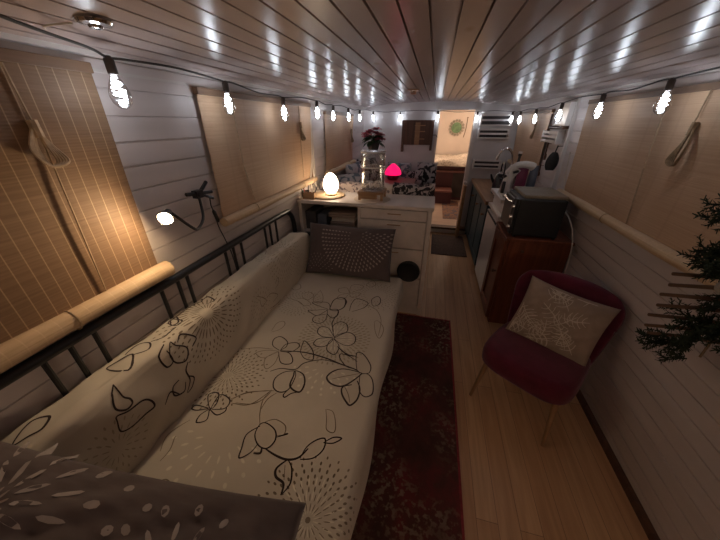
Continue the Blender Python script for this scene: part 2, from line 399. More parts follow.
def dot(mb, S, a, b, la, lb, ang, mi, lift=0.0010, seg=8):
    vs = []
    for k in range(seg):
        q = 2*pi*k/seg
        u, v = la*cos(q), lb*sin(q)
        pt, nn = S(a + u*cos(ang) - v*sin(ang), b + u*sin(ang) + v*cos(ang))
        vs.append(pt + nn*lift)
    mb.add(vs, [tuple(range(seg))], mi)

def mandala(mb, S, a, b, rings, mi, inside=lambda a, b: True, a0=0.0, a1=2*pi):
    """rings = [(radius, count, half length, half width)]"""
    for j, (r, n, la, lb) in enumerate(rings):
        for k in range(n):
            q = a0 + (a1 - a0) * (k + 0.5 * (j % 2)) / n
            x, y = a + r*cos(q), b + r*sin(q)
            if inside(x, y): dot(mb, S, x, y, la, lb, q, mi)

# ------------------------------------------------------------------ palette
M = {}
M['ceil'] = painted_boards('gloss_painted_ceiling_boards', (0.47, 0.385, 0.37), 0.26, spec=0.15)
M['wall'] = painted_boards('white_painted_wall_boards', (0.62, 0.545, 0.525), 0.45, spec=0.35)
M['wallplain'] = noisy('white_painted_panel', (0.60, 0.57, 0.57), 0.5, 0.05)
M['trim'] = noisy('white_trim_paint', (0.62, 0.57, 0.54), 0.4, 0.05)
M['floor'] = floor_mat()
M['bedfloor'] = wood('pale_floorboards', (0.50, 0.35, 0.26), (0.62, 0.46, 0.35), 0.5, 'x')
M['cream'] = noisy('cream_lining', (0.74, 0.625, 0.53), 0.6, 0.06, (3, 3, 3))
M['rug'] = rug_mat()
M['rugedge'] = noisy('red_rug_binding', (0.26, 0.03, 0.035), 0.9, 0.2, (60, 60, 60))
M['blind'] = blind_mat('reed_blind', (0.19, 0.112, 0.066), (0.26, 0.16, 0.097), (0.60, 0.42, 0.26), 120, 27, 0.6)
M['blind2'] = blind_mat('paper_reed_blind', (0.47, 0.30, 0.185), (0.55, 0.365, 0.235), (0.4, 0.26, 0.16), 150, 5, 0.35)
M['blindroll'] = blind_mat('rolled_reed_blind', (0.55, 0.38, 0.23), (0.66, 0.47, 0.30), (0.75, 0.56, 0.36), 150, 24, 0.45)
M['blindrail'] = wood('brown_blind_rail', (0.15, 0.085, 0.05), (0.22, 0.13, 0.08), 0.5, 'y')
M['cord'] = noisy('blind_cord', (0.42, 0.30, 0.19), 0.8, 0.2, (80, 80, 80))
M['macrame'] = noisy('jute_cord', (0.24, 0.16, 0.09), 0.9, 0.25, (90, 90, 90))
M['black'] = noisy('black_metal', (0.012, 0.012, 0.014), 0.32, 0.2, (20, 20, 20), 0.0, spec=0.6)
M['blackmatt'] = noisy('black_plastic', (0.012, 0.012, 0.013), 0.5, 0.2)
M['sheet'] = noisy('cream_printed_sheet', (0.58, 0.51, 0.42), 0.85, 0.05, (5, 5, 5), bmp=0.08, sheen=0.1, spec=0.2)
M['ink'] = noisy('dark_brown_print', (0.05, 0.034, 0.032), 0.85, 0.2, (30, 30, 30), spec=0.2)
M['ink2'] = noisy('taupe_print', (0.22, 0.17, 0.125), 0.85, 0.15, (30, 30, 30), spec=0.2)
M['ink3'] = noisy('pale_print', (0.72, 0.66, 0.54), 0.85, 0.05, (30, 30, 30), spec=0.2)
M['inkfaint'] = noisy('faint_taupe_print', (0.40, 0.34, 0.255), 0.85, 0.1, (30, 30, 30), spec=0.2)
M['pillow'] = noisy('taupe_pillowcase', (0.115, 0.086, 0.083), 0.85, 0.12, (9, 9, 9), bmp=0.15, spec=0.2, sheen=0.15)
M['pillowprint'] = noisy('pale_pillow_print', (0.34, 0.285, 0.265), 0.85, 0.1, (30, 30, 30), spec=0.2)
M['unit'] = painted_boards('white_painted_furniture', (0.72, 0.62, 0.55), 0.45, knots=False)
M['dark'] = noisy('dark_interior', (0.06, 0.05, 0.05), 0.8, 0.2)
M['woodmid'] = wood('mid_brown_wood', (0.28, 0.15, 0.075), (0.42, 0.25, 0.13), 0.5, 'x')
M['woodpale'] = wood('pale_wood', (0.50, 0.35, 0.2), (0.62, 0.46, 0.29), 0.5, 'x')
M['wooddark'] = wood('dark_walnut_wood', (0.06, 0.028, 0.018), (0.13, 0.06, 0.036), 0.5, 'z')
M['mahog'] = wood('reddish_brown_wood', (0.13, 0.034, 0.014), (0.24, 0.068, 0.028), 0.45, 'z')
M['burg'] = noisy('burgundy_paint', (0.085, 0.024, 0.03), 0.5, 0.15)
M['redwood'] = wood('red_brown_tabletop', (0.20, 0.085, 0.07), (0.29, 0.135, 0.11), 0.4, 'x')
M['teal'] = painted_boards('teal_painted_door', (0.045, 0.085, 0.10), 0.5, knots=False)
M['worktop'] = wood('oak_worktop', (0.24, 0.13, 0.07), (0.38, 0.22, 0.12), 0.4, 'y')
M['white'] = noisy('white_enamel', (0.66, 0.61, 0.58), 0.3, 0.04)
M['chrome'] = noisy('chrome', (0.75, 0.74, 0.73), 0.14, 0.04, metal=1.0)
M['velvet'] = noisy('burgundy_velvet', (0.105, 0.010, 0.026), 0.8, 0.2, (14, 14, 14), sheen=0.2, spec=0.2)
M['leg'] = wood('turned_beech_leg', (0.22, 0.12, 0.06), (0.32, 0.18, 0.09), 0.5, 'z')
M['cush'] = noisy('tan_cushion_cloth', (0.32, 0.235, 0.185), 0.9, 0.1, (20, 20, 20), bmp=0.15, spec=0.15)
M['cushline'] = noisy('cream_cushion_print', (0.60, 0.50, 0.41), 0.9, 0.06, (30, 30, 30), spec=0.15)
M['fir'] = noisy('dark_fir_needles', (0.030, 0.042, 0.026), 0.8, 0.35, (40, 40, 40), spec=0.2)
M['twig'] = wood('bark_stick', (0.10, 0.055, 0.035), (0.19, 0.11, 0.07), 0.8, 'x')
M['ribbon'] = noisy('pale_ribbon', (0.30, 0.28, 0.27), 0.7, 0.1)
M['glass'] = glassy('clear_glass', (0.97, 0.98, 0.98), 0.05)
M['bulbglass'] = glassy('bulb_glass', (0.98, 0.99, 1), 0.10)
M['socket'] = noisy('brown_bulb_socket', (0.05, 0.036, 0.03), 0.5, 0.2)
M['wire'] = noisy('dark_wire', (0.03, 0.024, 0.022), 0.6, 0.2)
M['whitewire'] = noisy('white_cable', (0.66, 0.58, 0.5), 0.5, 0.1)
M['led'] = emit('cold_led_filament', (0.84, 0.91, 1.0), LED)
M['clipbulb'] = emit('warm_bulb', (1.0, 0.72, 0.42), CLIP)
M['egg'] = emit('warm_egg_glass', (1.0, 0.78, 0.54), EGG)
M['pink'] = emit('pink_glow', (1.0, 0.006, 0.11), PINK, (0.35, 0.01, 0.06))
M['pinkbase'] = noisy('dark_red_plastic', (0.12, 0.01, 0.02), 0.5, 0.1)
M['leaf'] = noisy('green_leaf', (0.03, 0.07, 0.025), 0.5, 0.3, (30, 30, 30))
M['bract'] = noisy('pink_bract', (0.60, 0.13, 0.20), 0.6, 0.3, (30, 30, 30))
M['throw'] = blotch('printed_throw', (0.56, 0.46, 0.42), (0.17, 0.13, 0.14), 13, 0.56)
M['throwdark'] = blotch('black_printed_cloth', (0.42, 0.36, 0.36), (0.03, 0.026, 0.03), 14, 0.49)
M['cushbw'] = blotch('black_scroll_cushion', (0.30, 0.27, 0.27), (0.022, 0.02, 0.022), 8, 0.50)
M['cushblue'] = blotch('blue_grey_printed_cushion', (0.42, 0.38, 0.39), (0.13, 0.15, 0.18), 8, 0.52)
M['bedspread'] = blotch('cream_floral_bedspread', (0.74, 0.64, 0.53), (0.48, 0.39, 0.30), 16, 0.56)
M['brass'] = noisy('aged_brass', (0.36, 0.2, 0.12), 0.4, 0.2, metal=0.8)
M['matdark'] = noisy('dark_doormat', (0.115, 0.085, 0.075), 0.95, 0.25, (50, 50, 50), bmp=0.3, spec=0.1)
M['smallrug'] = blotch('patterned_mat', (0.33, 0.19, 0.13), (0.15, 0.13, 0.16), 8, 0.52)
M['magenta'] = noisy('magenta_packet', (0.22, 0.03, 0.09), 0.5, 0.3)
M['slate'] = noisy('slate_blue_packet', (0.10, 0.11, 0.14), 0.5, 0.2)
M['redpen'] = noisy('red_plastic', (0.45, 0.05, 0.07), 0.4, 0.1)
M['fill_globe'] = emit('warm_fill_glow', (1.0, 0.78, 0.55), FILL)
M['greenart'] = noisy('green_disc', (0.16, 0.26, 0.13), 0.6, 0.4, (12, 12, 12))
M['greyart'] = noisy('grey_ring', (0.40, 0.34, 0.26), 0.7, 0.2, (20, 20, 20))
M['sofa'] = noisy('taupe_upholstery', (0.25, 0.2, 0.18), 0.9, 0.1)
# ================================================================== the setting
def hw(z): return 1.138 - 0.029 * z
def ceil_z(x): return 1.885 - 0.063 * (x / 1.085) ** 2
Y0, YB, YE = -1.6, 4.72, 8.4

def board_wall(name, side, y0, y1, z0=0.0, z1=1.84, pitch=0.0825, mat=None, off=0.0):
    """horizontal tongue-and-groove boards running along the boat"""
    prof = []
    z = z0
    g, d = 0.0035, 0.007
    while z < z1 - 0.002:
        zt = min(z + pitch, z1)
        prof += [(0.0, z), (0.0, zt - 2*g), (d, zt - 1.7*g), (d, zt - 0.4*g)]
        z = zt
    prof.append((0.0, z1))
    m = MB(); vs = []
    for y in (y0, y1):
        for dd, zz in prof: vs.append((side * (hw(zz) + off + dd), y, zz))
    n = len(prof)
    fs = [(i, i+1, n+i+1, n+i) for i in range(n - 1)]
    m.add(vs, fs)
    m.add([(side*(hw(z0)+.08), y0, z0), (side*(hw(z0)+.08), y1, z0), (side*(hw(z1)+.08), y1, z1), (side*(hw(z1)+.08), y0, z1)], [(0, 1, 2, 3)])
    return struct(m.build(name, mat or M['wall']))

board_wall('wall_left', -1, Y0, YB)
board_wall('wall_right', 1, Y0, YB)

# ceiling boards run lengthways over a cambered roof
def ceiling(name, y0, y1, mat):
    m = MB(); prof = []
    pitch, g, d = 0.075, 0.0036, 0.012
    x = -1.2 + 0.03
    while x < 1.2:
        prof += [(x, 0), (x + pitch - 2*g, 0), (x + pitch - 1.9*g, d), (x + pitch - .1*g, d)]
        x += pitch
    vs = []
    for y in (y0, y1):
        for xx, dd in prof: vs.append((xx, y, ceil_z(xx) + dd))
    n = len(prof)
    m.add(vs, [(i, i+1, n+i+1, n+i) for i in range(n-1)])
    m.add([(-1.2, y0, 1.96), (1.2, y0, 1.96), (1.2, y1, 1.96), (-1.2, y1, 1.96)], [(0, 1, 2, 3)])
    return struct(m.build(name, mat))
ceiling('ceiling', Y0, YB + 0.08, M['ceil'])
struct(MB().box((-1.2, Y0, -0.05), (1.2, YB - 0.1, 0.0)).build('floor', M['floor']))
struct(MB().box((-1.2, Y0 - .08, 0), (1.2, Y0, 1.96)).build('wall_front', M['wallplain']))

# partition with the doorway to the sleeping cabin
m = MB()
DX0, DX1, DZ = 0.03, 0.50, 1.78
m.box((-1.2, YB, 0), (DX0, YB + .06, 1.96)); m.box((DX1, YB, 0), (1.2, YB + .06, 1.96)); m.box((DX0, YB, DZ), (DX1, YB + .06, 1.96))
struct(m.build('wall_back', M['wallplain']))
m = MB(); m.box((DX1, YB - .02, 0), (DX1 + .055, YB, 1.80)); struct(m.build('trim_2', M['trim'], bevel=.004))
m = MB(); m.box((DX0 - .045, YB - .015, 0), (DX0, YB, 1.80)); struct(m.build('trim_3', M['trim'], bevel=.004))
# raised threshold
m = MB(); m.box((DX0 - .2, YB - .1, 0), (DX1 + .14, YB, 0.068), 0); m.box((DX0 - .2, YB - .125, .068), (DX1 + .14, YB, 0.1), 1)
struct(m.build('trim_4', [M['trim'], M['wooddark']]))
# sleeping cabin shell
struct(MB().box((-1.2, YB, 0.05), (1.2, YE, 0.1)).build('floor_bedroom', M['bedfloor']))
struct(MB().box((-1.2, YE, 0.05), (1.2, YE + .06, 1.96)).build('wall_bedroom_back', M['cream']))
struct(MB().box((-1.2, YB + .06, 0.05), (-1.1, YE, 1.96)).build('wall_bedroom_left', M['cream']))
struct(MB().box((1.1, YB + .06, 0.05), (1.2, YE, 1.96)).build('wall_bedroom_right', M['cream']))
struct(MB().box((-1.2, YB + .08, 1.87), (1.2, YE, 1.96)).build('ceiling_bedroom', M['cream']))

# cornice strips and skirting
for k, s in enumerate((-1, 1)):
    m = MB()
    for (a, b, c, d) in ((1.085, 1.812, 1.06, 1.835), (1.092, 1.772, 1.083, 1.782)):
        m.box((s * c if s > 0 else -a, Y0, b), (s * a if s > 0 else -c, YB, d))
    struct(m.build('trim_%d' % (5 + k), M['trim']))
m = MB(); m.box((1.112, Y0, 0), (1.14, 1.95, .035))
struct(m.build('baseboard_right', M['wooddark']))
m = MB(); m.box((1.072, 2.925, .85), (1.11, 2.95, 1.80)); struct(m.build('trim_7', M['trim']))

# ================================================================== bed
bed = thing('daybed_frame', (-0.6, 1.15, 0), 'black tubular metal daybed frame with a railed back along the left wall', 'bed frame')
XR = -1.083; ZR = 1.0
# back rail: runs along the wall, bends down at the far end
m = MB()
rail = [(XR, -.28, ZR), (XR, .5, ZR), (XR, 1.3, ZR), (XR, 1.93, ZR), (XR, 2.02, ZR - .02), (XR + .0, 2.075, ZR - .09), (XR, 2.09, ZR - .2), (XR, 2.09, .55), (XR, 2.09, .0)]
m.tube(rail, .019, 10, smooth=True)
m.build('rail', M['black'], bed, smooth=True)
BAL = [.0, .376, .448, .521, .80, .888, .942, 1.226, 1.297, 1.372, 1.645, 1.714, 1.798]
for y in BAL[1:]:
    MB().tube([(XR, y, ZR - .01), (XR, y, .30)], .0085, 8).build('baluster', M['black'], bed, smooth=True)
m = MB(); m.tube([(XR, -.25, .29), (XR, 2.09, .29)], .018, 8); m.build('lower_rail', M['black'], bed, smooth=True)
# far end panel
m = MB(); m.tube([(XR, 2.09, .78), (-.42, 2.13, .80), (-.30, 2.13, .795), (-.265, 2.12, .75), (-.265, 2.12, .5), (-.265, 2.12, .0095)], .0165, 10, smooth=True)
m.build('end_rail', M['black'], bed, smooth=True)
for x in (-.85, -.65, -.45):
    MB().tube([(x, 2.115, .79), (x, 2.115, .29)], .0085, 8).build('end_baluster', M['black'], bed, smooth=True)
m = MB(); m.box((XR, -.25, .26), (-.16, -.21, .30)); m.box((-.20, -.25, .26), (-.16, 2.12, .30)); m.box((XR, 2.09, .26), (-.16, 2.13, .30))
for k in range(9): m.box((XR, -.1 + .25*k, .285), (-.18, -.04 + .25*k, .298))
m.build('base', M['black'], bed)
for (x, y) in ((XR, -.25), (-.18, -.23), (-.18, 2.10)):
    MB().tube([(x, y, .0095 if x > -.5 else 0), (x, y, .29)], .018, 8).build('leg', M['black'], bed, smooth=True)
# ---- mattress with a printed fitted sheet
XI, XO, ZT, ZB = -0.952, -0.128, 0.50, 0.335
RC = 0.045
YA, YZ = -0.24, 2.06
LEN_TOP = (XO - RC) - XI
LEN_ARC = RC * pi / 2
def mat_surf(x, y):
    """x measured along the cloth from the inner edge (in world x on the flat), y along the bed"""
    s = x - XI
    wob = .0035*sin(3.1*x*4 + 2.0*y) * sin(5.3*y + 1.1) + .0022*sin(17*x + 9*y) + .0015*sin(31*y - 12*x)
    end = 0.0
    for e in (YZ - y, y - YA):
        if e < .05: end += .05 - sqrt(max(0, .05**2 - (.05 - max(e, 0))**2))
    if s <= LEN_TOP:
        p = Vector((x, y, ZT + wob - end)); n = Vector((0, 0, 1))
    elif s <= LEN_TOP + LEN_ARC:
        a = (s - LEN_TOP) / RC
        p = Vector((XO - RC + RC*sin(a), y, ZT - RC + RC*cos(a) + wob*cos(a) - end)); n = Vector((sin(a), 0, cos(a)))
    else:
        d = s - LEN_TOP - LEN_ARC
        p = Vector((XO + .012*sin(9*y + 2)*min(1, d*8) + .02*d, y, ZT - RC - d - end*.3)); n = Vector((1, 0, 0))
    return p, n
SMAX = LEN_TOP + LEN_ARC + (ZT - RC - ZB)
m = MB()
m.grid(lambda u, v: mat_surf(XI + u*SMAX, YA + v*(YZ - YA))[0], 110, 180)
# ends and the hidden inner side
for y, fl in ((YA, 0), (YZ, 1)):
    m.box((XI + .01, min(y, y + (.04 if not fl else -.04)), ZB), (XO - .01, max(y, y + (.04 if not fl else -.04)), ZT - .05))
m.box((XI, YA + .01, ZB), (XO - .02, YZ - .01, ZT - .03))
WID = {0: .0042, 1: .0062, 2: .0092}
for w, pts in MAT_LINES:
    stroke(m, mat_surf, pts, WID[w], 1 if w else 2)
inM = lambda a, b: XI + .01 < a < XI + SMAX - .02 and YA + .06 < b < YZ - .06
RINGS = [(.035, 18, .012, .0016), (.062, 22, .012, .0018), (.086, 26, .009, .0028), (.106, 30, .007, .0034), (.125, 32, .007, .004), (.146, 32, .008, .0042), (.168, 30, .007, .004), (.19, 26, .006, .0035)]
RINGW = [(.03, 16, .014, .0018), (.07, 20, .018, .0025), (.11, 26, .014, .003)]
mandala(m, mat_surf, -.262, .368, RINGS, 2, inM); dot(m, mat_surf, -.262, .368, .009, .009, 0, 2)
mandala(m, mat_surf, -.262, .368, RINGW, 3, inM)
mandala(m, mat_surf, -.885, .815, RINGS, 2, inM); mandala(m, mat_surf, -.885, .815, RINGW, 3, inM)
mandala(m, mat_surf, -.45, 1.21, [(.13, 40, .012, .004), (.155, 44, .013, .005), (.182, 46, .012, .005), (.205, 46, .010, .005)], 4, inM)
mandala(m, mat_surf, -.45, 1.21, [(.05, 20, .02, .003), (.095, 28, .016, .004)], 3, inM)
mandala(m, mat_surf, -.70, .55, [(.10, 16, .016, .004), (.15, 18, .014, .005), (.2, 20, .01, .007)], 3, lambda a, b: inM(a, b) and b < .55 and a > -.9)
mandala(m, mat_surf, -.42, .98, [(.06, 12, .012, .004), (.10, 16, .012, .005), (.135, 18, .008, .006), (.165, 16, .007, .007)], 3, lambda a, b: inM(a, b) and b < .97)
mandala(m, mat_surf, -.30, 1.72, RINGS[2:], 4, inM)
mandala(m, mat_surf, -.80, 1.5, RINGS[1:6], 4, inM)
tag(m.build('mattress', [M['sheet'], M['ink'], M['ink2'], M['ink3'], M['inkfaint']], smooth='all'),
    'mattress in a cream fitted sheet printed with dark line-drawn flowers', 'mattress')

# ---- long upright bolster against the rail, same print
BX, BW, BZ, BR = -0.945, 0.122, 0.845, 0.03
BY0, BY1 = 0.10, 2.06
def bol_surf(s, y):
    """s < 0 down the front face from the top edge, s > 0 back over the top"""
    lump = .010*sin(2.1*y + .6) + .006*sin(5.2*y)
    tip = 0.0
    e = min(BY1 - y, y - BY0)
    if e < .06: tip = (.06 - max(e, 0))*.45
    bul = 0.012*sin(pi*min(1, max(0, -s)/.33)) if s < 0 else 0
    w = .003*sin(23*y + 20*s) + .0022*sin(41*y - 30*s)
    a = BR*pi/4
    if s < -a:
        p = Vector((BX + bul + w, y, BZ - BR + (s + a) + lump*max(0, 1 + s/.33) - tip*.6)); n = Vector((1, 0, 0))
    elif s <= a:
        q = (s + a)/BR
        p = Vector((BX - BR + BR*cos(q) + w, y, BZ - BR + BR*sin(q) + lump - tip*.8)); n = Vector((cos(q), 0, sin(q)))
    else:
        d = s - a
        p = Vector((BX - BR - d, y, BZ + lump + w - d*.06 - tip)); n = Vector((0, 0, 1))
    return p, n
m = MB()
S0, S1 = -.345, .115
m.grid(lambda u, v: bol_surf(S0 + u*(S1 - S0), BY0 + v*(BY1 - BY0))[0], 60, 200)
def bol_back(u, v):
    y = BY0 + v*(BY1 - BY0)
    p = bol_surf(S1, y)[0]; return Vector((p.x - .012*sin(pi*u), y, p.z + (.51 - p.z)*u))
m.grid(bol_back, 6, 60)
for y in (BY0, BY1):
    def cap(u, v, y=y):
        p = bol_surf(S0 + u*(S1 - S0), y)[0]; q = Vector((BX - .075, y + (.03 if y > 1 else -.03), .68)); b = bol_back(u, 1 if y > 1 else 0)
        return p.lerp(q, v*.9)
    m.grid(cap, 30, 4)
cl = lambda L: [(max(S0 + .02, min(S1 - .008, a)), b) for a, b in L]
for w, pts in BOL_LINES: stroke(m, bol_surf, cl(pts), .0072 if w else .0046, 1 if w else 2)
inB = lambda a, b: S0 + .02 < a < S1 - .012 and BY0 + .08 < b < BY1 - .08
for (yy, big) in ((.87, 1), (1.62, 0)):
    mandala(m, bol_surf, -.0, yy, [(.05, 26, .022, .0022), (.10, 32, .024, .0034), (.15, 36, .012, .004), (.176, 40, .007, .004), (.20, 42, .007, .004), (.224, 44, .006, .0036)], 2 if big else 4, inB)
for (yy) in (.35, 1.25, 1.85):
    mandala(m, bol_surf, -.2, yy, [(.04, 14, .012, .002), (.07, 18, .010, .003), (.1, 22, .008, .003)], 4, inB)
tag(m.build('bolster', [M['sheet'], M['ink'], M['ink2'], M['ink3'], M['inkfaint']], smooth='all'),
    'long upright bolster in printed cream cloth between mattress and wall rail', 'cushion')

# ---- pillows
def pillow_fn(W, H, T, wr=0.006, seed=0, pinch=0.05):
    rnd = random.Random(seed); ph = [rnd.uniform(0, 6.28) for _ in range(8)]
    def f(u, v, side):
        uu, vv = 2*u - 1, 2*v - 1
        x = uu*W/2*(1 - pinch*(1 - vv*vv)); y = vv*H/2*(1 - pinch*(1 - uu*uu)*1.2)
        k = max(0, (1 - abs(uu)**2.4))*max(0, (1 - abs(vv)**2.4))
        h = T/2*(k**.55)
        h += wr*k**.4*(sin(9*uu + 4*vv + ph[0]) + .7*sin(14*vv - 6*uu + ph[1]) + .5*sin(22*uu + ph[2]))*.5
        h += wr*.22*k**.3*(sin(17*uu - 23*vv + ph[3]) + .8*sin(31*uu + 9*vv + ph[4]) + .6*sin(13*vv*vv*3 + 21*uu + ph[5]))
        return Vector((x, y, side*h))
    return f
def pillow(name, mats, Mx, W, H, T, seed=0, deco=None, wr=.006, pinch=.05, nu=40):
    f = pillow_fn(W, H, T, wr, seed, pinch)
    m = MB()
    m.grid(lambda u, v: Mx @ f(u, v, 1), nu, nu); m.grid(lambda u, v: Mx @ f(u, v, -1), nu, nu, flip=True)
    def S(a, b):      # metres on the face from its centre
        u, v = a/W + .5, b/H + .5
        p = Mx @ f(u, v, 1)
        e = .01
        n = ((Mx @ f(min(1, u+e), v, 1)) - (Mx @ f(max(0, u-e), v, 1))).cross((Mx @ f(u, min(1, v+e), 1)) - (Mx @ f(u, max(0, v-e), 1)))
        n = n.normalized() if n.length > 1e-9 else Vector((0, 0, 1))
        return p, n
    if deco: deco(m, lambda a, b: (lambda q: (q[0] + q[1]*.0006, q[1]))(S(a, b)))
    return m.build(name, mats, smooth='all')
def frame(c, x, y):
    x = Vector(x).normalized(); y = Vector(y); y = (y - x*y.dot(x)).normalized(); z = x.cross(y)
    return Matrix(((x.x, y.x, z.x, c[0]), (x.y, y.y, z.y, c[1]), (x.z, y.z, z.z, c[2]), (0, 0, 0, 1)))
def deco_far(m, S):
    ins = lambda a, b: abs(a) < .345 and abs(b) < .175
    mandala(m, S, .06, .13, [(.06 + .028*k, 14 + 5*k, .0075 + .0006*k, .0034 + .0004*k) for k in range(9)], 1, ins)
    mandala(m, S, -.26, -.19, [(.05 + .025*k, 12 + 4*k, .007, .003) for k in range(5)], 1, ins)
tag(pillow('pillow', [M['pillow'], M['pillowprint']], frame((-.578, 2.0, .70), (1, 0, 0), (0, .42, .9)), .72, .42, .15, 3, deco_far),
    'taupe pillow with a fan of pale dots, propped at the far end of the bed', 'pillow', 'pillows on the daybed')
def deco_near(m, S):
    ins = lambda a, b: abs(a) < .43 and abs(b) < .265
    mandala(m, S, -.26, .12, [(.03, 12, .012, .003), (.075, 14, .028, .006), (.14, 16, .03, .006), (.20, 16, .018, .009), (.26, 18, .012, .010), (.32, 20, .010, .009)], 1, ins)
    mandala(m, S, .17, .02, [(.03, 10, .010, .003), (.07, 12, .022, .005), (.12, 14, .022, .006), (.17, 14, .014, .009)], 1, ins)
tag(pillow('pillow', [M['pillow'], M['pillowprint']], frame((-.625, .03, .735), (.78, .17, -.30), (-.12, 1, .06)), .90, .52, .20, 5, deco_near, wr=.017, nu=60),
    'taupe pillow with radiating pale petals, nearest the camera on the bed', 'pillow', 'pillows on the daybed')

# ================================================================== runner rug
m = MB(); m.box((-.30, -.4, .0005), (.31, 2.195, .009), 0); m.box((.31, -.4, .0005), (.322, 2.195, .010), 1); m.box((-.30, 2.195, .0005), (.322, 2.207, .009), 1)
for k in range(44):
    x = -.29 + .0138*k; m.box((x, 2.207, .0005), (x + .005, 2.219 + .003*sin(k*2.3), .004), 1)
tag(m.build('runner_rug', [M['rug'], M['rugedge']]), 'worn dark red oriental runner rug on the floor beside the bed', 'rug')

# ================================================================== drawer unit at the end of the bed
UX0, UX1, UY0, UY1, UZ = -1.10, .045, 2.235, 2.60, 1.037
du = thing('drawer_unit', ((UX0+UX1)/2, 2.42, 0), 'white sideboard with open shelf and wide drawers across the bed end', 'sideboard')
m = MB(); m.box((UX0 - .005, UY0 - .014, UZ - .028), (UX1 + .012, UY1 + .03, UZ)); m.build('top', M['unit'], du, bevel=.004)
m = MB()
m.box((UX0, UY0, 0), (UX0 + .03, UY1, UZ - .028)); m.box((UX1 - .035, UY0, 0), (UX1, UY1, UZ - .028)); m.box((-.565, UY0, 0), (-.54, UY1, UZ - .028))
m.box((UX0 + .03, UY1 - .02, 0), (UX1 - .035, UY1, UZ - .028)); m.box((UX0 + .03, UY0 + .004, .0), (-.565, UY1 - .02, .08)); m.box((-.54, UY0 + .006, 0), (UX1 - .035, UY1 - .02, .09))
m.build('carcass', M['unit'], du, bevel=.002)
MB().box((UX0 + .03, UY0 + .012, .745), (-.565, UY1 - .02, .765)).build('shelf', M['unit'], du)
MB().box((UX0 + .03, UY0 + .012, .42), (-.565, UY1 - .02, .44)).build('shelf', M['unit'], du)
for (z0, z1) in ((.918, 1.003), (.676, .912), (.40, .668), (.10, .392)):
    d = MB().box((-.536, UY0 - .012, z0), (UX1 - .04, UY0 + .25, z1)).build('drawer', M['unit'], du, bevel=.004)
    zc = z1 - .035
    MB().box((-.31, UY0 - .0155, zc - .004), (-.20, UY0 - .0118, zc + .004)).build('handle', M['woodmid'], d, bevel=.001)
# things on the open shelf
rnd = random.Random(4)
SHZ = .765
tag(MB().box((-1.055, UY0 + .03, SHZ), (-.955, UY0 + .25, .93)).build('storage_box', M['dark'], bevel=.006), 'dark storage box at the left of the sideboard shelf', 'box')
tag(MB().box((-.945, UY0 + .04, SHZ), (-.86, UY0 + .22, .905)).build('storage_box', M['slate'], bevel=.006), 'slate grey storage box in the middle of the sideboard shelf', 'box')
names = ['lowest pale folded cloth in the sideboard shelf pile', 'second folded cloth up in the sideboard shelf pile', 'third folded cloth up in the sideboard shelf pile', 'topmost folded cloth in the sideboard shelf pile']
cs = [M['woodpale'], M['sofa'], M['cushline'], M['woodmid']]
for k in range(4):
    z = SHZ + .042*k; a = .012*((k*7) % 3)
    m = MB(); m.box((-.84 + a, UY0 + .03 + a*.5, z), (-.59 - a*.6, UY0 + .24, z + .019)); m.box((-.838 + a, UY0 + .034 + a*.5, z + .019), (-.593 - a*.6, UY0 + .24, z + .041))
    tag(m.build('folded_cloth', noisy('folded_cloth_%d' % k, ((.42, .34, .27), (.26, .2, .17), (.5, .42, .35), (.33, .24, .18))[k], .9, .1), bevel=.008), names[k], 'cloth', 'folded cloths on the sideboard shelf')
# round black disc leaning on the drawer fronts
m = MB(); R = Matrix.Translation((-.10, 2.204, .47)) @ Matrix.Rotation(radians(90), 4, 'X')
m.lathe([(.0, -.018), (.085, -.018), (.098, -.012), (.10, 0), (.098, .012), (.088, .018), (.08, .014), (.0, .014)], 32, R, cap=False)
tag(m.build('round_disc', M['blackmatt'], smooth=True), 'round black disc in front of the white drawers beside the bed corner', 'disc')

# ---- on the sideboard
m = MB(); m.lathe([(0, 0), (.142, 0), (.15, .004), (.15, .012), (.142, .017), (0, .017)], 36, Matrix.Translation((-.885, 2.42, UZ)), cap=False)
tag(m.build('round_board', M['woodpale'], smooth=True), 'round pale wooden board under the glowing egg lamp', 'board')
el = thing('egg_lamp', (-.85, 2.405, UZ + .017), 'glowing egg-shaped lamp on a round wooden board', 'lamp')
m = MB(); m.lathe([(.0, 0), (.05, 0), (.052, .012), (.045, .016), (0, .016)], 24, Matrix.Translation((-.85, 2.405, UZ + .017)), cap=False); m.build('base', M['woodpale'], el, smooth=True)
pr = [(.0, .016), (.035, .016)]
for k in range(1, 18):
    q = pi*(.155 + .845*k/18)
    pr.append((.067*sin(q)*(1 + .12*cos(q)), .016 + .091*(1 - cos(q)) - .010))
pr.append((.0, .188))
m = MB(); m.lathe(pr, 28, Matrix.Translation((-.85, 2.405, UZ + .017)), cap=False); m.build('shade', M['egg'], el, smooth='all')
m = MB(); m.lathe([(0, 0), (.155, 0), (.16, .003), (.155, .006), (0, .006)], 36, Matrix.Translation((-.475, 2.40, UZ)), cap=False)
tag(m.build('placemat', M['cushline'], smooth=True), 'round woven placemat under the glass jar on the sideboard', 'placemat')
# wooden stand
st = thing('jar_stand', (-.475, 2.41, UZ + .006), 'small four-legged wooden stand holding the tall glass jar', 'stand')
zz = UZ + .006
MB().box((-.585, 2.31, zz + .050), (-.365, 2.51, zz + .072)).build('top', M['woodmid'], st, bevel=.003)
for (x, y) in ((-.58, 2.315), (-.39, 2.315), (-.58, 2.485), (-.39, 2.485)):
    MB().box((x, y, zz), (x + .02, y + .02, zz + .050)).build('leg', M['woodmid'], st, bevel=.002)
MB().box((-.56, 2.318, zz + .012), (-.42, 2.328, zz + .050)).build('apron', M['woodmid'], st)
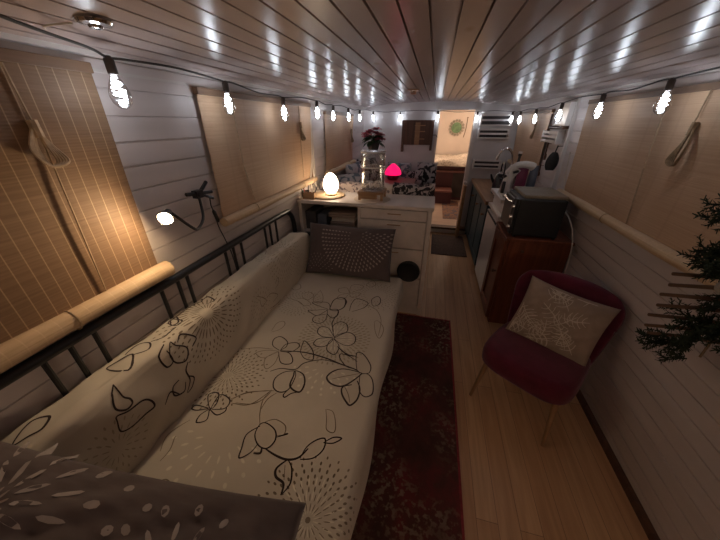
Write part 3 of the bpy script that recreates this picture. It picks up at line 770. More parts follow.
# glass jar
jz = zz + .072
gj = thing('glass_jar', (-.475, 2.41, jz), 'tall clear glass jar with flat lid on wooden stand', 'jar')
T0 = Matrix.Translation((-.475, 2.41, jz))
m = MB(); m.lathe([(0, .004), (.092, .0), (.10, .01), (.10, .17), (.096, .185), (.096, .195), (.10, .21), (.10, .30), (.094, .30), (.094, .21), (.09, .195), (.09, .185), (.094, .17), (.094, .014), (0, .012)], 32, T0, cap=False)
m.build('body', M['glass'], gj, smooth='all')
for z in (.188, .302):
    m = MB(); 
    m.lathe([(.097, z - .004), (.1025, z - .004), (.1025, z + .004), (.097, z + .004), (.097, z - .004)], 32, T0, cap=False); m.build('rim', M['white'], gj, smooth=True)
m = MB(); m.lathe([(0, .306), (.103, .306), (.103, .318), (0, .322)], 32, T0, cap=False); m.build('lid', M['glass'], gj, smooth=True)
m = MB(); m.tube([(-.475, 2.315, jz + .07), (-.475, 2.285, jz + .075), (-.468, 2.275, jz + .065), (-.466, 2.273, jz + .045)], .008, 8, smooth=True); m.tube([(-.50, 2.287, jz + .092), (-.452, 2.287, jz + .092)], .006, 8); m.tube([(-.475, 2.287, jz + .07), (-.475, 2.287, jz + .095)], .006, 8)
m.build('tap', M['white'], gj, smooth=True)
# poinsettia on the lid
pz = jz + .322
po = thing('poinsettia', (-.475, 2.41, pz), 'small pink-leaved poinsettia standing on top of the glass jar', 'plant')
m = MB(); m.lathe([(0, 0), (.04, 0), (.05, .045), (.046, .045), (0, .038)], 20, Matrix.Translation((-.475, 2.41, pz)), cap=False); m.build('pot', M['dark'], po, smooth=True)
def leaf(m, c, d, L, W, droop, mi=0, nrm=Vector((0, 0, 1))):
    c = Vector(c); d = Vector(d).normalized(); sd = d.cross(nrm)
    if sd.length < .01: sd = Vector((1, 0, 0))
    sd.normalize(); up = sd.cross(d).normalized()
    vs = []; n = 5
    for i in range(n + 1):
        t = i/n; w = W*sin(pi*min(1, t*.92 + .04))**.8
        p = c + d*(L*t) - Vector((0, 0, 1))*(droop*t*t) 
        vs += [p + sd*w*.5 + up*.004, p, p - sd*w*.5 + up*.004]
    fs = []
    for i in range(n):
        a = 3*i; fs += [(a, a+1, a+4, a+3), (a+1, a+2, a+5, a+4)]
    m.add(vs, fs, mi)
rnd = random.Random(11)
m = MB()
for k in range(4):
    q = k*1.57 + .3; m.tube([(-.475, 2.41, pz + .03), (-.475 + .03*cos(q), 2.41 + .03*sin(q), pz + .1)], .003, 6)
m.build('stem', M['leaf'], po)
m = MB()
for k in range(46):
    q = rnd.uniform(0, 6.28); e = rnd.uniform(-.25, .9); r = rnd.uniform(.01, .05)
    leaf(m, (-.475 + r*cos(q), 2.41 + r*sin(q), pz + rnd.uniform(.035, .10)), (cos(q), sin(q), e), rnd.uniform(.045, .07), rnd.uniform(.04, .055), .03)
m.build('foliage', M['leaf'], po, smooth='all')
for (cx, cy, cz) in ((-.50, 2.39, .125), (-.45, 2.37, .115), (-.53, 2.41, .09), (-.46, 2.44, .14), (-.42, 2.40, .07), (-.43, 2.43, .10), (-.52, 2.36, .11)):
    m = MB()
    for k in range(11):
        q = k*.571 + cx*9; leaf(m, (cx, cy, pz + cz), (cos(q), sin(q) - .25, .55 - .42*(k % 3)/2), .048, .032, .012)
    m.build('flower', M['bract'], po, smooth='all')
# pencils, box and clutter at the wall end
m = MB()
x0, y0, x1, y1 = -1.062, 2.262, -.955, 2.31
m.box((x0, y0, UZ), (x1, y1, UZ + .006)); 
for a in ((x0, y0, x1, y0 + .006), (x0, y1 - .006, x1, y1), (x0, y0 + .006, x0 + .006, y1 - .006), (x1 - .006, y0 + .006, x1, y1 - .006)): m.box((a[0], a[1], UZ + .006), (a[2], a[3], UZ + .055))
tag(m.build('pen_tray', M['woodmid']), 'small open wooden box at the wall end of the sideboard', 'box')
pens = [((-1.05, 2.29), (-.02, .02), 'redpen', 'red pen leaning in the small wooden box'), ((-1.025, 2.285), (.01, .01), 'blackmatt', 'black pen upright in the small wooden box'), ((-1.0, 2.29), (.03, .01), 'white', 'white pen tilted right in the small wooden box'), ((-.975, 2.285), (.045, 0), 'slate', 'grey pen leaning furthest right in the small wooden box'), ((-1.04, 2.28), (-.05, 0), 'leaf', 'green pen leaning left in the small wooden box')]
for (p, d, mm, lb) in pens:
    a = Vector((p[0], p[1], UZ + .007)); b = a + Vector((d[0], d[1], .105))
    m = MB(); m.tube([a, a.lerp(b, .85), b], [.0045, .0045, .002], 8)
    tag(m.build('pen', M[mm], smooth=True), lb, 'pen', 'pens in the wooden box')
m = MB(); m.lathe([(0, 0), (.03, 0), (.033, .05), (.03, .05), (.028, .006), (0, .006)], 18, Matrix.Translation((-1.075, 2.36, UZ)), cap=False)
tag(m.build('small_pot', M['dark'], smooth=True), 'small dark pot behind the wooden box by the wall', 'pot')
# cables rising up the wall behind the lamp
m = MB()
m.tube([(-1.085, 2.62, 1.76), (-1.09, 2.60, 1.5), (-1.085, 2.56, 1.3), (-1.075, 2.50, 1.18), (-1.06, 2.47, 1.08), (-1.055, 2.50, UZ + .009)], .008, 6, smooth=True)
m.tube([(-1.088, 2.60, 1.5), (-1.07, 2.55, 1.25), (-1.05, 2.55, 1.10), (-1.03, 2.575, UZ + .008)], .0065, 6, smooth=True)
m.tube([(-1.09, 2.64, 1.76), (-1.09, 2.64, 1.2), (-1.085, 2.58, 1.08), (-1.04, 2.54, UZ + .007)], .006, 6, smooth=True)
tag(m.build('power_cable', M['whitewire'], smooth=True), 'white power cables running down the wall to the sideboard', 'cable')
# ================================================================== blinds
def blind(side, y0, y1, zt, zb, mat, label, rollr=.028, rolloff=.03, cords=(), bundles=(), bulge=.0, roll=True, roll_over=.02):
    th = thing('reed_blind', (side*(hw(zb) - .03), (y0+y1)/2, zb), label, 'blind', 'woven reed blinds along the walls')
    def sx(z, o): return side*(hw(z) - o)
    m = MB()
    f = lambda o: (lambda u, v: Vector((sx(zb + v*(zt - zb), o + .004*sin(3*u + 5*v) + bulge*sin(pi*v)), y0 + u*(y1 - y0), zb + v*(zt - zb))))
    m.grid(f(.020), 40, 40); m.grid(f(.016), 40, 40)
    m.build('slat_panel', mat, th, smooth='all')
    MB().box((min(sx(zt, .002), sx(zt, .03)), y0 - .005, zt - .004), (max(sx(zt, .002), sx(zt, .03)), y1 + .005, zt + .024)).build('head_rail', M['blindrail'], th, bevel=.002)
    if roll:
        m = MB(); c = sx(zb, rolloff + .006)
        ys = [y0 - roll_over, y0 - roll_over + .003] + [y0 + (y1 - y0)*k/24 for k in range(1, 24)] + [y1 + roll_over - .003, y1 + roll_over]
        m.tube([(c, y, zb - rollr*.3 + .003*sin(3*y)) for y in ys], [rollr*.93] + [rollr*(1 + .05*sin(9*y)) for y in ys[1:-1]] + [rollr*.93], 18)
        rb = m.build('bottom_roll', M['blindroll'], th, smooth=True)
        for y in (y0 + .22*(y1 - y0), y0 + .78*(y1 - y0)):
            m = MB(); m.tube([(c + rollr*1.06*cos(q*.3927), y, zb - rollr*.3 + rollr*1.06*sin(q*.3927)) for q in range(17)], .0025, 6)
            m.build('tie', M['cord'], rb)
    for (pts) in cords:
        m = MB(); m.tube([(sx(z, .030), y, z) for y, z in pts], .0032, 6); m.build('cord', M['cord'], th, smooth=True)
    for (y, z, L) in bundles:
        m = MB(); r2 = random.Random(int(y*100))
        for k in range(5):
            w = .016 + .006*k
            m.tube([(sx(z, .03), y, z + .02), (sx(z, .034 + .004*k), y - w, z - L*.45), (sx(z, .036 + .004*k), y - w*.4, z - L), (sx(z, .036 + .004*k), y + w*.8, z - L*.9), (sx(z, .034), y + w*.5, z - L*.4), (sx(z, .03), y, z + .01)], .0035, 6, smooth=True)
        m.tube([(sx(z, .032), y, z + .03), (sx(z, .034), y, z - L*.15)], .012, 8)
        m.build('cord_bundle', M['macrame'] if side > 0 or y > 2 else M['cord'], th, smooth=True)
    return th
blind(-1, -.75, .83, 1.768, 1.075, M['blind'], 'large woven reed blind nearest the camera on the left wall', .033, cords=[[(.615, 1.76), (.625, 1.56), (.608, 1.10)]], bundles=[(.62, 1.605, .085)], roll_over=.03)
blind(-1, 1.275, 2.575, 1.745, 1.155, M['blind2'], 'lamp-lit reed blind behind the clip lamp on the left wall', .026, cords=[[(2.33, 1.74), (2.33, 1.5), (2.345, 1.2)], [(1.50, 1.73), (1.52, 1.4), (1.58, 1.19)]], bundles=[(2.34, 1.60, .10)])
blind(-1, 2.95, 4.02, 1.70, 1.15, M['blind2'], 'small reed blind over the cushioned seat at the far left', .03, cords=[[(3.9, 1.70), (3.9, 1.3)]], bundles=[(3.9, 1.52, .12)])
blind(1, -.6, 2.70, 1.748, 1.115, M['blind2'], 'long reed blind on the right wall above the burgundy chair', .028, cords=[[(1.63, 1.745), (1.64, 1.63)], [(1.86, 1.74), (1.83, 1.4), (1.79, 1.13)]], bundles=[(1.63, 1.60, .14)], roll_over=.04)
blind(1, 3.44, 4.66, 1.715, 1.14, M['blind2'], 'reed blind on the right wall above the kitchen worktop', .026, cords=[[(3.80, 1.71), (3.83, 1.6)]], bundles=[(3.83, 1.60, .13)])

# ================================================================== clip lamp
cl_ = thing('clip_lamp', (-1.07, 1.12, 1.18), 'lit black gooseneck clip lamp between the two left wall blinds', 'lamp')
H0 = Vector((-1.066, 1.125, 1.325))
LP = Vector((-.965, .83, 1.305)); LD = Vector((.42, -.85, -.32)).normalized()   # bulb centre, facing
m = MB()
m.tube([H0, (-1.055, 1.115, 1.275), (-1.03, 1.08, 1.225), (-1.0, 1.01, 1.205), (-.97, .95, 1.225), LP - LD*.07 + Vector((0, 0, -.02)), LP - LD*.045], .0065, 8, smooth=True)
m.build('gooseneck', M['black'], cl_, smooth=True)
m = MB()
m.box((-1.082, 1.105, 1.31), (-1.052, 1.145, 1.345))
m.tube([(-1.07, 1.06, 1.338), (-1.062, 1.13, 1.33), (-1.07, 1.20, 1.37)], .009, 6)
m.tube([(-1.066, 1.13, 1.33), (-1.07, 1.22, 1.318)], .008, 6); m.tube([(-1.066, 1.13, 1.33), (-1.07, 1.22, 1.285)], .007, 6)
m.tube([(-1.05, 1.125, 1.325), (-1.09, 1.125, 1.325)], .012, 10)
m.build('clamp', M['black'], cl_, smooth=True)
m = MB(); Rl = Matrix.Translation(LP) @ LD.to_track_quat('Z', 'Y').to_matrix().to_4x4()
m.lathe([(.0, -.048), (.012, -.048), (.014, -.034), (.027, -.010), (.028, .0), (.026, .0), (.022, -.012), (.010, -.028), (0, -.028)], 24, Rl, cap=False)
m.build('lamp_shade', M['black'], cl_, smooth=True)
m = MB(); m.lathe([(0.0, -.021)] + [(.021*sin(pi*k/12), -.021*cos(pi*k/12)) for k in range(1, 12)] + [(0, .021)], 20, Rl, cap=False)
m.build('bulb', M['clipbulb'], cl_, smooth='all')
m = MB(); m.tube([(-1.07, 1.20, 1.30), (-1.08, 1.205, 1.25), (-1.085, 1.222, 1.20), (-1.088, 1.23, 1.13), (-1.09, 1.262, 1.03), (-1.10, 1.30, .9), (-1.105, 1.32, .6), (-1.11, 1.33, .1)], .003, 6, smooth=True)
cd = m.build('cord', M['black'], cl_, smooth=True)
m = MB(); m.tube([(-1.084, 1.215, 1.222), (-1.084, 1.22, 1.212), (-1.085, 1.232, 1.165), (-1.085, 1.235, 1.155)], [.006, .010, .010, .006], 10); m.build('switch', M['black'], cd, smooth=True)

# ================================================================== string lights
sl = thing('string_lights', (0, 1.5, 1.72), 'string of clear cold-white bulbs looped round the cabin under the ceiling', 'string lights')
LB = [(-.60, -.92, 1.852), (-.62, -.33, 1.852), (-.73, .22, 1.846), (-1.02, .865, 1.808), (-1.025, 1.43, 1.803), (-1.03, 2.03, 1.775), (-1.03, 2.65, 1.79), (-1.03, 3.1, 1.775), (-1.03, 3.65, 1.772), (-1.03, 4.22, 1.772), (-.93, 4.64, 1.765), (-.53, 4.66, 1.765), (.0, 4.66, 1.765), (.53, 4.66, 1.755),
      (.96, 4.60, 1.75), (1.0, 4.35, 1.745), (1.0, 3.72, 1.75), (1.0, 3.03, 1.77), (1.0, 2.37, 1.785), (1.0, 1.79, 1.80), (1.02, 1.20, 1.80), (1.02, .6, 1.80), (1.02, .0, 1.80), (1.02, -.6, 1.80)]
LB = [(x*.935, y*.935, 1.63 + (z - 1.63)*.935) if abs(x) > .97 else (x, y, z) for x, y, z in LB]
SW = {i: (.10 if b[1] < 4.5 and b[0] > .9 else .02) for i, b in enumerate(LB)}
m = MB(); pts = []
for i, b in enumerate(LB):
    a = Vector(b)
    if i: 
        p = Vector(LB[i-1]); mid = (a + p)/2
        pts.append(p.lerp(a, .12) + Vector((0, 0, .004)))
        pts.append(mid + Vector((0, 0, .012 - .02*(i % 2))))
        pts.append(p.lerp(a, .88) + Vector((0, 0, .004)))
    pts.append(a)
m.tube(pts, .0036, 6, smooth=True)
m.build('wire', M['wire'], sl, smooth=True)
rb = random.Random(3)
BT = None
def bulb_meshes():
    so = MB().lathe([(0, .004), (.008, .004), (.011, -.002), (.0135, -.006), (.0135, -.038), (.011, -.042), (0, -.042)], 14, cap=False)
    gl = MB().lathe([(.010, -.040), (.012, -.048), (.020, -.064), (.0275, -.084), (.029, -.098), (.025, -.115), (.015, -.127), (.006, -.131), (0, -.132)], 18, cap=False)
    fi = MB()
    fi.tube([((.004 + .012*sin(pi*k/30))*cos(.85*k), (.004 + .012*sin(pi*k/30))*sin(.85*k), -.046 - .0026*k) for k in range(31)], .0021, 6)
    return so, gl, fi
so, gl, fi = bulb_meshes()
first = None
for i, b in enumerate(LB):
    if (b[0] < 0 and b[1] < .5) or (b[0] > .5 and b[1] < 1.0): continue
    tilt = Euler((rb.uniform(-.08, .08), rb.uniform(-.08, .08) + (-.0 if b[0] < .9 else .0), rb.uniform(0, 3)))
    if first is None:
        g = gl.build('bulb', M['bulbglass'], sl, smooth='all', local=True)
        s_ = so.build('socket', M['socket'], g, smooth=True, local=True)
        f_ = fi.build('filament', M['led'], g, smooth='all', local=True)
        first = (g, s_, f_)
    else:
        g = first[0].copy(); COL.objects.link(g); g.parent = sl
        for c in first[1:]:
            q = c.copy(); COL.objects.link(q); q.parent = g
    g.location = Vector(b) - Vector(sl.location); g.rotation_euler = tilt

# ================================================================== ceiling fittings
cz = ceil_z(-.83)
lf = thing('ceiling_light', (-.83, .70, cz - .02), 'small round chrome fitting on the ceiling above the near left blind', 'ceiling light')
m = MB(); m.lathe([(0, .012), (.036, .012), (.038, .008), (.034, .002), (.02, -.001), (0, -.002)], 28, Matrix.Translation((-.83, .70, cz - .012)), cap=False); m.build('housing', M['chrome'], lf, smooth=True)
m = MB(); m.lathe([(0, 0), (.016, 0), (.014, -.004), (0, -.006)], 24, Matrix.Translation((-.83, .70, cz - .0138)), cap=False); m.build('lens', M['chrome'], lf, smooth=True)
m = MB(); m.tube([(-.885, .69, cz - .006), (-.93, .66, ceil_z(-.93) - .006), (-.955, .675, ceil_z(-.95) - .004)], .0025, 6, smooth=True)
m.build('lead', M['whitewire'], lf, smooth=True)
vz = ceil_z(-.22)
vt = thing('ceiling_bracket', (-.23, 3.0, vz - .03), 'small aged brass bracket fixed to the middle of the ceiling', 'bracket')
MB().box((-.28, 2.90, vz - .008), (-.18, 3.06, vz)).build('plate', M['brass'], vt, bevel=.002)
m = MB(); m.tube([(-.25, 2.93, vz - .008), (-.25, 2.93, vz - .03), (-.21, 2.93, vz - .03), (-.21, 2.93, vz - .008)], .008, 8); m.tube([(-.23, 3.0, vz - .008), (-.23, 3.0, vz - .035)], .014, 10); m.build('hook', M['brass'], vt, smooth=True)

# ================================================================== seating area behind the sideboard
sb = thing('bench_seat', (-.53, 2.82, 0), 'upholstered bench back directly behind the white sideboard', 'bench')
MB().box((-1.1, 2.76, .0), (.03, 2.80, 1.045)).build('backrest', M['sofa'], sb, bevel=.01)
MB().box((-1.1, 2.80, .0), (.03, 3.2, .72)).build('seat', M['sofa'], sb, bevel=.01)
m = MB()
def throw(u, v):
    x = -1.08 + u*.73; L = v*.62
    w = .008*sin(11*x + 3*L) + .006*sin(23*x + 1) + .006*sin(31*x*(.4 + v))
    if L < .16: p = (x, 2.745 - abs(w)*.6 - .01*(1 - L/.16), .925 + L + w*.4)
    elif L < .26: p = (x, 2.745 + (L - .16)*.95, 1.085 + w + .018*sin(pi*(L - .16)/.1))
    else: p = (x, 2.84 + .35*(L - .26) + .01*sin(19*x), 1.08 - (L - .26)*.75 + w)
    return Vector(p)
m.grid(throw, 60, 26)
tag(m.build('throw', M['throw'], smooth='all'), 'pale pink patterned throw draped over the bench back behind the sideboard', 'throw')
m = MB()
def throw2(u, v):
    x = -.34 + u*.39; L = v*.45
    w = .007*sin(17*x + 3*L) + .006*sin(29*x)
    if L < .16: p = (x, 2.728 - abs(w)*.5, .935 + L + w*.4)
    elif L < .26: p = (x, 2.73 + (L - .16)*1.1, 1.097 + w + .014*sin(pi*(L - .16)/.1))
    else: p = (x, 2.85 + .4*(L - .26), 1.095 - (L - .26)*.7 + w)
    return Vector(p)
m.grid(throw2, 30, 24)
tag(m.build('throw', M['throwdark'], smooth='all'), 'black and white patterned cloth at the right end of the bench back', 'throw')
bs = thing('bench_seat', (-.87, 3.75, 0), 'long low bench along the far left wall under the small blind', 'bench')
MB().box((-1.1, 3.22, 0), (-.66, 4.7, .74)).build('base', M['sofa'], bs, bevel=.01)
MB().box((-1.1, 3.22, .74), (-.66, 4.7, .83)).build('seat', M['cushblue'], bs, bevel=.02)
bs = thing('bench_seat', (-.32, 4.45, 0), 'bench against the partition below the hanging wooden board', 'bench')
MB().box((-.655, 4.2, 0), (.02, 4.7, .70)).build('base', M['sofa'], bs, bevel=.01)
MB().box((-.655, 4.2, .70), (.02, 4.7, .76)).build('seat', M['throwdark'], bs, bevel=.02)
CU = [((-.88, 3.25, .965), (1, .3, .1), (-.2, .6, .75), .42, .34, .16, 'cushblue', 'pale grey patterned cushion lying nearest the egg lamp'),
      ((-.94, 3.72, 1.0), (.2, 1, 0), (-.45, 0, .9), .44, .36, .15, 'cushblue', 'blue-grey scroll cushion leaning under the far left blind'),
      ((-.90, 4.35, .99), (.5, .9, 0), (-.4, .2, .9), .42, .36, .14, 'cushbw', 'dark printed cushion tucked in the far left corner'),
      ((-.07, 4.52, .93), (1, .0, .0), (0, .35, .93), .30, .36, .12, 'cushbw', 'black and grey scroll cushion beside the cabin doorway'),
      ((-.235, 4.34, .89), (1, -.15, .15), (0, .5, .85), .26, .26, .11, 'cushbw', 'small grey scroll cushion right of the pink lamp'),
      ((-.50, 4.60, .92), (1, .0, .0), (0, .3, .95), .36, .32, .1, 'cushblue', 'shadowed cushion directly behind the pink lamp')]
for k, (c, x, y, W, H, T, mm, lb) in enumerate(CU):
    tag(pillow('cushion', [M[mm]], frame(c, x, y), W, H, T, 20 + k, nu=20), lb, 'cushion', 'cushions in the seating area')
tb = thing('table', (-.42, 3.85, 0), 'red-brown wooden table holding the pink lamp behind the sideboard', 'table')
MB().box((-.64, 3.45, .90), (-.20, 4.15, .93)).build('table_top', M['redwood'], tb, bevel=.006)
MB().tube([(-.42, 3.8, 0), (-.42, 3.8, .90)], .03, 12).build('leg', M['chrome'], tb, smooth=True)
pl = thing('pink_lamp', (-.505, 3.98, .93), 'glowing pink dome lamp on the red-brown table', 'lamp')
Tp = Matrix.Translation((-.505, 3.98, .93))
m = MB(); m.lathe([(0, 0), (.06, 0), (.075, .02), (.08, .06), (.085, .07), (0, .07)], 24, Tp, cap=False); m.build('base', M['pinkbase'], pl, smooth=True)
m = MB(); m.lathe([(.108, .068), (.112, .085), (.10, .125), (.075, .16), (.045, .185), (.03, .20), (.012, .208), (0, .209)], 28, Tp, cap=False); m.lathe([(0, .0685), (.108, .0685)], 28, Tp, cap=False); m.build('dome', M['pink'], pl, smooth=True)
# folded wooden board hung on the partition
wb = thing('wooden_wall_board', (-.28, 4.71, 1.23), 'brown slatted wooden folding board hung on the white partition', 'wooden board')
x0, x1 = -.495, -.035
MB().box((x0 + .03, 4.696, 1.325), (x1 - .03, 4.708, 1.63)).build('panel', M['wooddark'], wb)
for k in range(5):
    a = x0 + .03 + k*.08; MB().box((a + .004, 4.688, 1.325), (a + .074, 4.696, 1.625)).build('slat', M['woodmid'] if k == 2 else M['wooddark'], wb, bevel=.001)
for z in (1.40, 1.50, 1.58): MB().box((x0 + .19, 4.683, z), (x1 - .12, 4.690, z + .012)).build('crossbar', M['woodmid'], wb)
for x in (x0, x1 - .035): MB().box((x, 4.68, 1.225 if x < -.3 else 1.25), (x + .035, 4.712, 1.64)).build('leg', M['wooddark'], wb, bevel=.002)
m = MB(); m.box((x0, 4.684, 1.63), (x1, 4.712, 1.655)); m.build('top_rail', M['wooddark'], wb)
m = MB(); m.tube([(x1, 4.70, 1.46), (x1 + .045, 4.695, 1.46), (x1 + .06, 4.70, 1.43)], .006, 6); m.build('catch', M['black'], wb)

# ================================================================== sleeping cabin
bb = thing('cabin_bed', (.3, 7.4, .1), 'raised burgundy bed platform with steps in the sleeping cabin', 'bed')
MB().box((-1.05, 6.55, .1), (1.05, 8.35, .68)).build('base', M['burg'], bb)
MB().box((-1.05, 6.50, .68), (1.05, 6.60, .715)).build('ledge', M['redwood'], bb, bevel=.004)
MB().box((.46, 6.535, .16), (.75, 6.552, .66)).build('door', M['dark'], bb)
s1 = MB().box((.02, 6.15, .1), (.46, 6.55, .335)).build('step', M['burg'], bb)
MB().box((.02, 6.13, .335), (.46, 6.55, .365)).build('tread', M['redwood'], s1, bevel=.004)
m = MB()
def spread_(u, v):
    x = -1.04 + 2.08*u; y = 6.52 + 1.8*v
    h = .88 + .03*sin(5*x + 2*y) + .02*sin(11*x - 4*y) + .02*sin(9*y)
    if v < .06: h = .803 + (h - .803)*(v/.06)**.5
    return Vector((x, y, h))
m.grid(spread_, 60, 50)
tag(MB().box((-1.05, 6.535, .716), (1.05, 8.34, .80)).build('mattress', M['burg'], bevel=.02), 'burgundy mattress edge under the floral bedspread in the sleeping cabin', 'mattress')
tag(m.build('bedspread', M['bedspread'], smooth=True), 'cream floral bedspread on the raised bed in the sleeping cabin', 'bedspread')
wd = thing('wall_plaque', (.53, 8.38, 1.33), 'round green wall plaque above the bed in the sleeping cabin', 'plaque')
Rp = Matrix.Translation((.50, 8.385, 1.50)) @ Matrix.Rotation(radians(90), 4, 'X')
m = MB(); m.lathe([(0, 0), (.125, 0), (.125, .018), (0, .02)], 28, Rp, cap=False); m.build('disc', M['greenart'], wd, smooth=True)
m = MB()
for k in range(15):
    q = 2*pi*k/15; m.lathe([(0, 0), (.032, 0), (.03, .012), (0, .014)], 10, Rp @ Matrix.Translation((.165*cos(q), .165*sin(q), 0)), cap=False)
m.build('rim', M['greyart'], wd, smooth=True)
m = MB(); m.tube([(.74, 8.39, 1.72), (.735, 8.39, 1.5), (.72, 8.39, 1.38), (.70, 8.39, 1.28)], .009, 8, smooth=True); m.tube([(.74, 8.385, 1.72), (.74, 8.385, 1.74)], .016, 8)
tag(m.build('hanging_strap', M['macrame'], smooth=True), 'thin dark strap hanging right of the green plaque', 'strap')
m = MB()
m.grid(lambda u, v: Vector((.29 + .33*u, 5.08 + 1.35*v, .104 + .002*sin(20*v + 9*u))), 12, 30); m.box((.29, 5.08, .1002), (.62, 6.43, .103))
tag(m.build('floor_mat', M['smallrug'], smooth=True), 'patterned mat on the pale floor beyond the doorway', 'mat')
m = MB(); m.box((.12, 3.70, .0004), (.60, 4.48, .010))
tag(m.build('floor_mat', M['matdark'], bevel=.003), 'plain dark brown mat on the floor in front of the threshold', 'mat')
pp = thing('newel_post', (.505, 4.50, 0), 'slim wooden post with a white knob at the doorway edge', 'post')
MB().box((.485, 4.42, 0), (.525, 4.585, .81)).build('post', M['woodmid'], pp, bevel=.004)
m = MB(); m.lathe([(0, 0), (.012, 0), (.012, .012), (.022, .022), (.026, .036), (.018, .05), (0, .055)], 16, Matrix.Translation((.5, 4.50, .81)), cap=False); m.build('knob', M['white'], pp, smooth=True)

wl = thing('fill_globe', (.72, -1.5, 1.5), 'added warm fill globe on the unseen wall behind the camera', 'lamp')  # added fill light out of view, lifts the bed and drawer fronts
m = MB(); m.lathe([(0, 0), (.05, 0), (.05, .012), (.015, .02), (.015, .06), (0, .06)], 20, Matrix.Translation((.72, -1.599, 1.5)) @ Matrix.Rotation(radians(-90), 4, 'X'), cap=False); m.build('base', M['brass'], wl, smooth=True)
m = MB(); m.lathe([(0, -.06)] + [(.06*sin(pi*k/14), -.06*cos(pi*k/14)) for k in range(1, 14)] + [(0, .06)], 24, Matrix.Translation((.72, -1.48, 1.5)), cap=False); m.build('globe', M['fill_globe'], wl, smooth='all')
# ================================================================== kitchen
FX = .64
kc = thing('kitchen_cabinet', (.87, 4.0, 0), 'teal painted kitchen base cabinet beyond the white fridge', 'cabinet')
MB().box((FX + .02, 3.27, .08), (1.10, 4.70, .83)).build('carcass', M['teal'], kc)
MB().box((FX + .05, 3.27, 0), (1.10, 4.70, .08)).build('plinth', M['dark'], kc)
for k in range(3):
    a = 3.275 + .475*k; b = a + .468
    d = MB(); d.box((FX, a, .09), (FX + .02, b, .82)); 
    d.box((FX - .008, a, .09), (FX, a + .06, .82)); d.box((FX - .008, b - .06, .09), (FX, b, .82)); d.box((FX - .008, a + .06, .76), (FX, b - .06, .82)); d.box((FX - .008, a + .06, .09), (FX, b - .06, .16))
    dd = d.build('door', M['teal'], kc)
    m = MB(); m.tube([(FX - .008, a + .09, .70), (FX - .03, a + .09, .70)], .008, 8); m.lathe([(0, 0), (.014, 0), (.016, .008), (0, .014)], 12, Matrix.Translation((FX - .03, a + .09, .70)) @ Matrix.Rotation(radians(-90), 4, 'Y'), cap=False); m.build('knob', M['brass'], dd, smooth=True)
tag(MB().box((FX - .03, 3.262, .832), (1.105, 4.715, .872)).build('worktop', M['worktop'], bevel=.004), 'brown wooden worktop on the teal kitchen cabinet', 'worktop')
# fridge
fr = thing('fridge', (.87, 2.98, 0), 'white undercounter fridge between brown and teal cabinets', 'fridge')
MB().box((FX + .045, 2.715, .03), (1.09, 3.25, .84)).build('body', M['white'], fr, bevel=.006)
d = MB().box((FX, 2.715, .045), (FX + .04, 3.25, .80)).build('door', M['white'], fr, bevel=.008)
MB().box((FX - .004, 2.74, .775), (FX + .001, 3.22, .795)).build('handle', M['blackmatt'], d)
MB().box((FX - .004, 2.705, .842), (1.09, 3.255, .870)).build('top', M['white'], fr, bevel=.004)
MB().box((FX + .06, 2.73, 0), (1.08, 3.24, .03)).build('plinth', M['dark'], fr)
bxo = thing('bread_bin', (.87, 2.98, .87), 'low white lidded box on top of the white fridge', 'box')
MB().box((FX + .03, 2.74, .8702), (1.07, 3.22, .985)).build('body', M['white'], bxo, bevel=.006)
MB().box((FX - .01, 2.72, .986), (1.08, 3.24, 1.02)).build('lid', M['white'], bxo, bevel=.006)
# coffee machine
cm = thing('coffee_machine', (.74, 2.9, 1.02), 'white curved coffee machine on the white box beside the black oven', 'coffee machine')
MB().box((.655, 2.80, 1.0202), (.77, 3.04, 1.045)).build('base', M['white'], cm, bevel=.008)
m = MB()
m.tube([(.685, 2.93, 1.045), (.69, 2.935, 1.12), (.71, 2.94, 1.20), (.745, 2.94, 1.265)], [.045, .04, .042, .05], 16)
m.build('column', M['white'], cm, smooth=True)
m = MB(); m.tube([(.672, 2.92, 1.215), (.70, 2.93, 1.25), (.74, 2.94, 1.28), (.80, 2.95, 1.292), (.86, 2.955, 1.285), (.89, 2.96, 1.27)], [.020, .040, .052, .055, .050, .035], 16, smooth=True)
hd = m.build('head', M['white'], cm, smooth=True)
m = MB(); m.tube([(.665, 2.89, 1.20), (.645, 2.885, 1.185)], .012, 10); m.tube([(.715, 2.875, 1.23), (.755, 2.885, 1.24)], .012, 8); m.build('spout', M['black'], hd, smooth=True)
m = MB(); m.box((.645, 2.86, 1.045), (.672, 2.90, 1.15)); m.build('holder', M['black'], cm, bevel=.006)
for (x, y, mm, lb, h, w) in ((.83, 3.02, 'magenta', 'magenta packet beside the white coffee machine', .225, .075), (.925, 3.03, 'slate', 'slate grey packet right of the magenta packet', .24, .06)):
    m = MB(); z = 1.0202
    def pk(u, v, x=x, y=y, h=h, w=w):
        q = 2*pi*u; k = 1 - .75*v**4
        return Vector((x + w*.62*cos(q), y + .035*k*sin(q), z + h*v))
    m.grid(pk, 20, 10); m.box((x - w*.5, y - .012, z), (x + w*.5, y + .012, z + .01))
    m.box((x - w*.55, y - .004, z + h*.97), (x + w*.55, y + .004, z + h*1.06))
    tag(m.build('packet', M[mm], smooth=True), lb, 'packet', 'packets on the fridge')
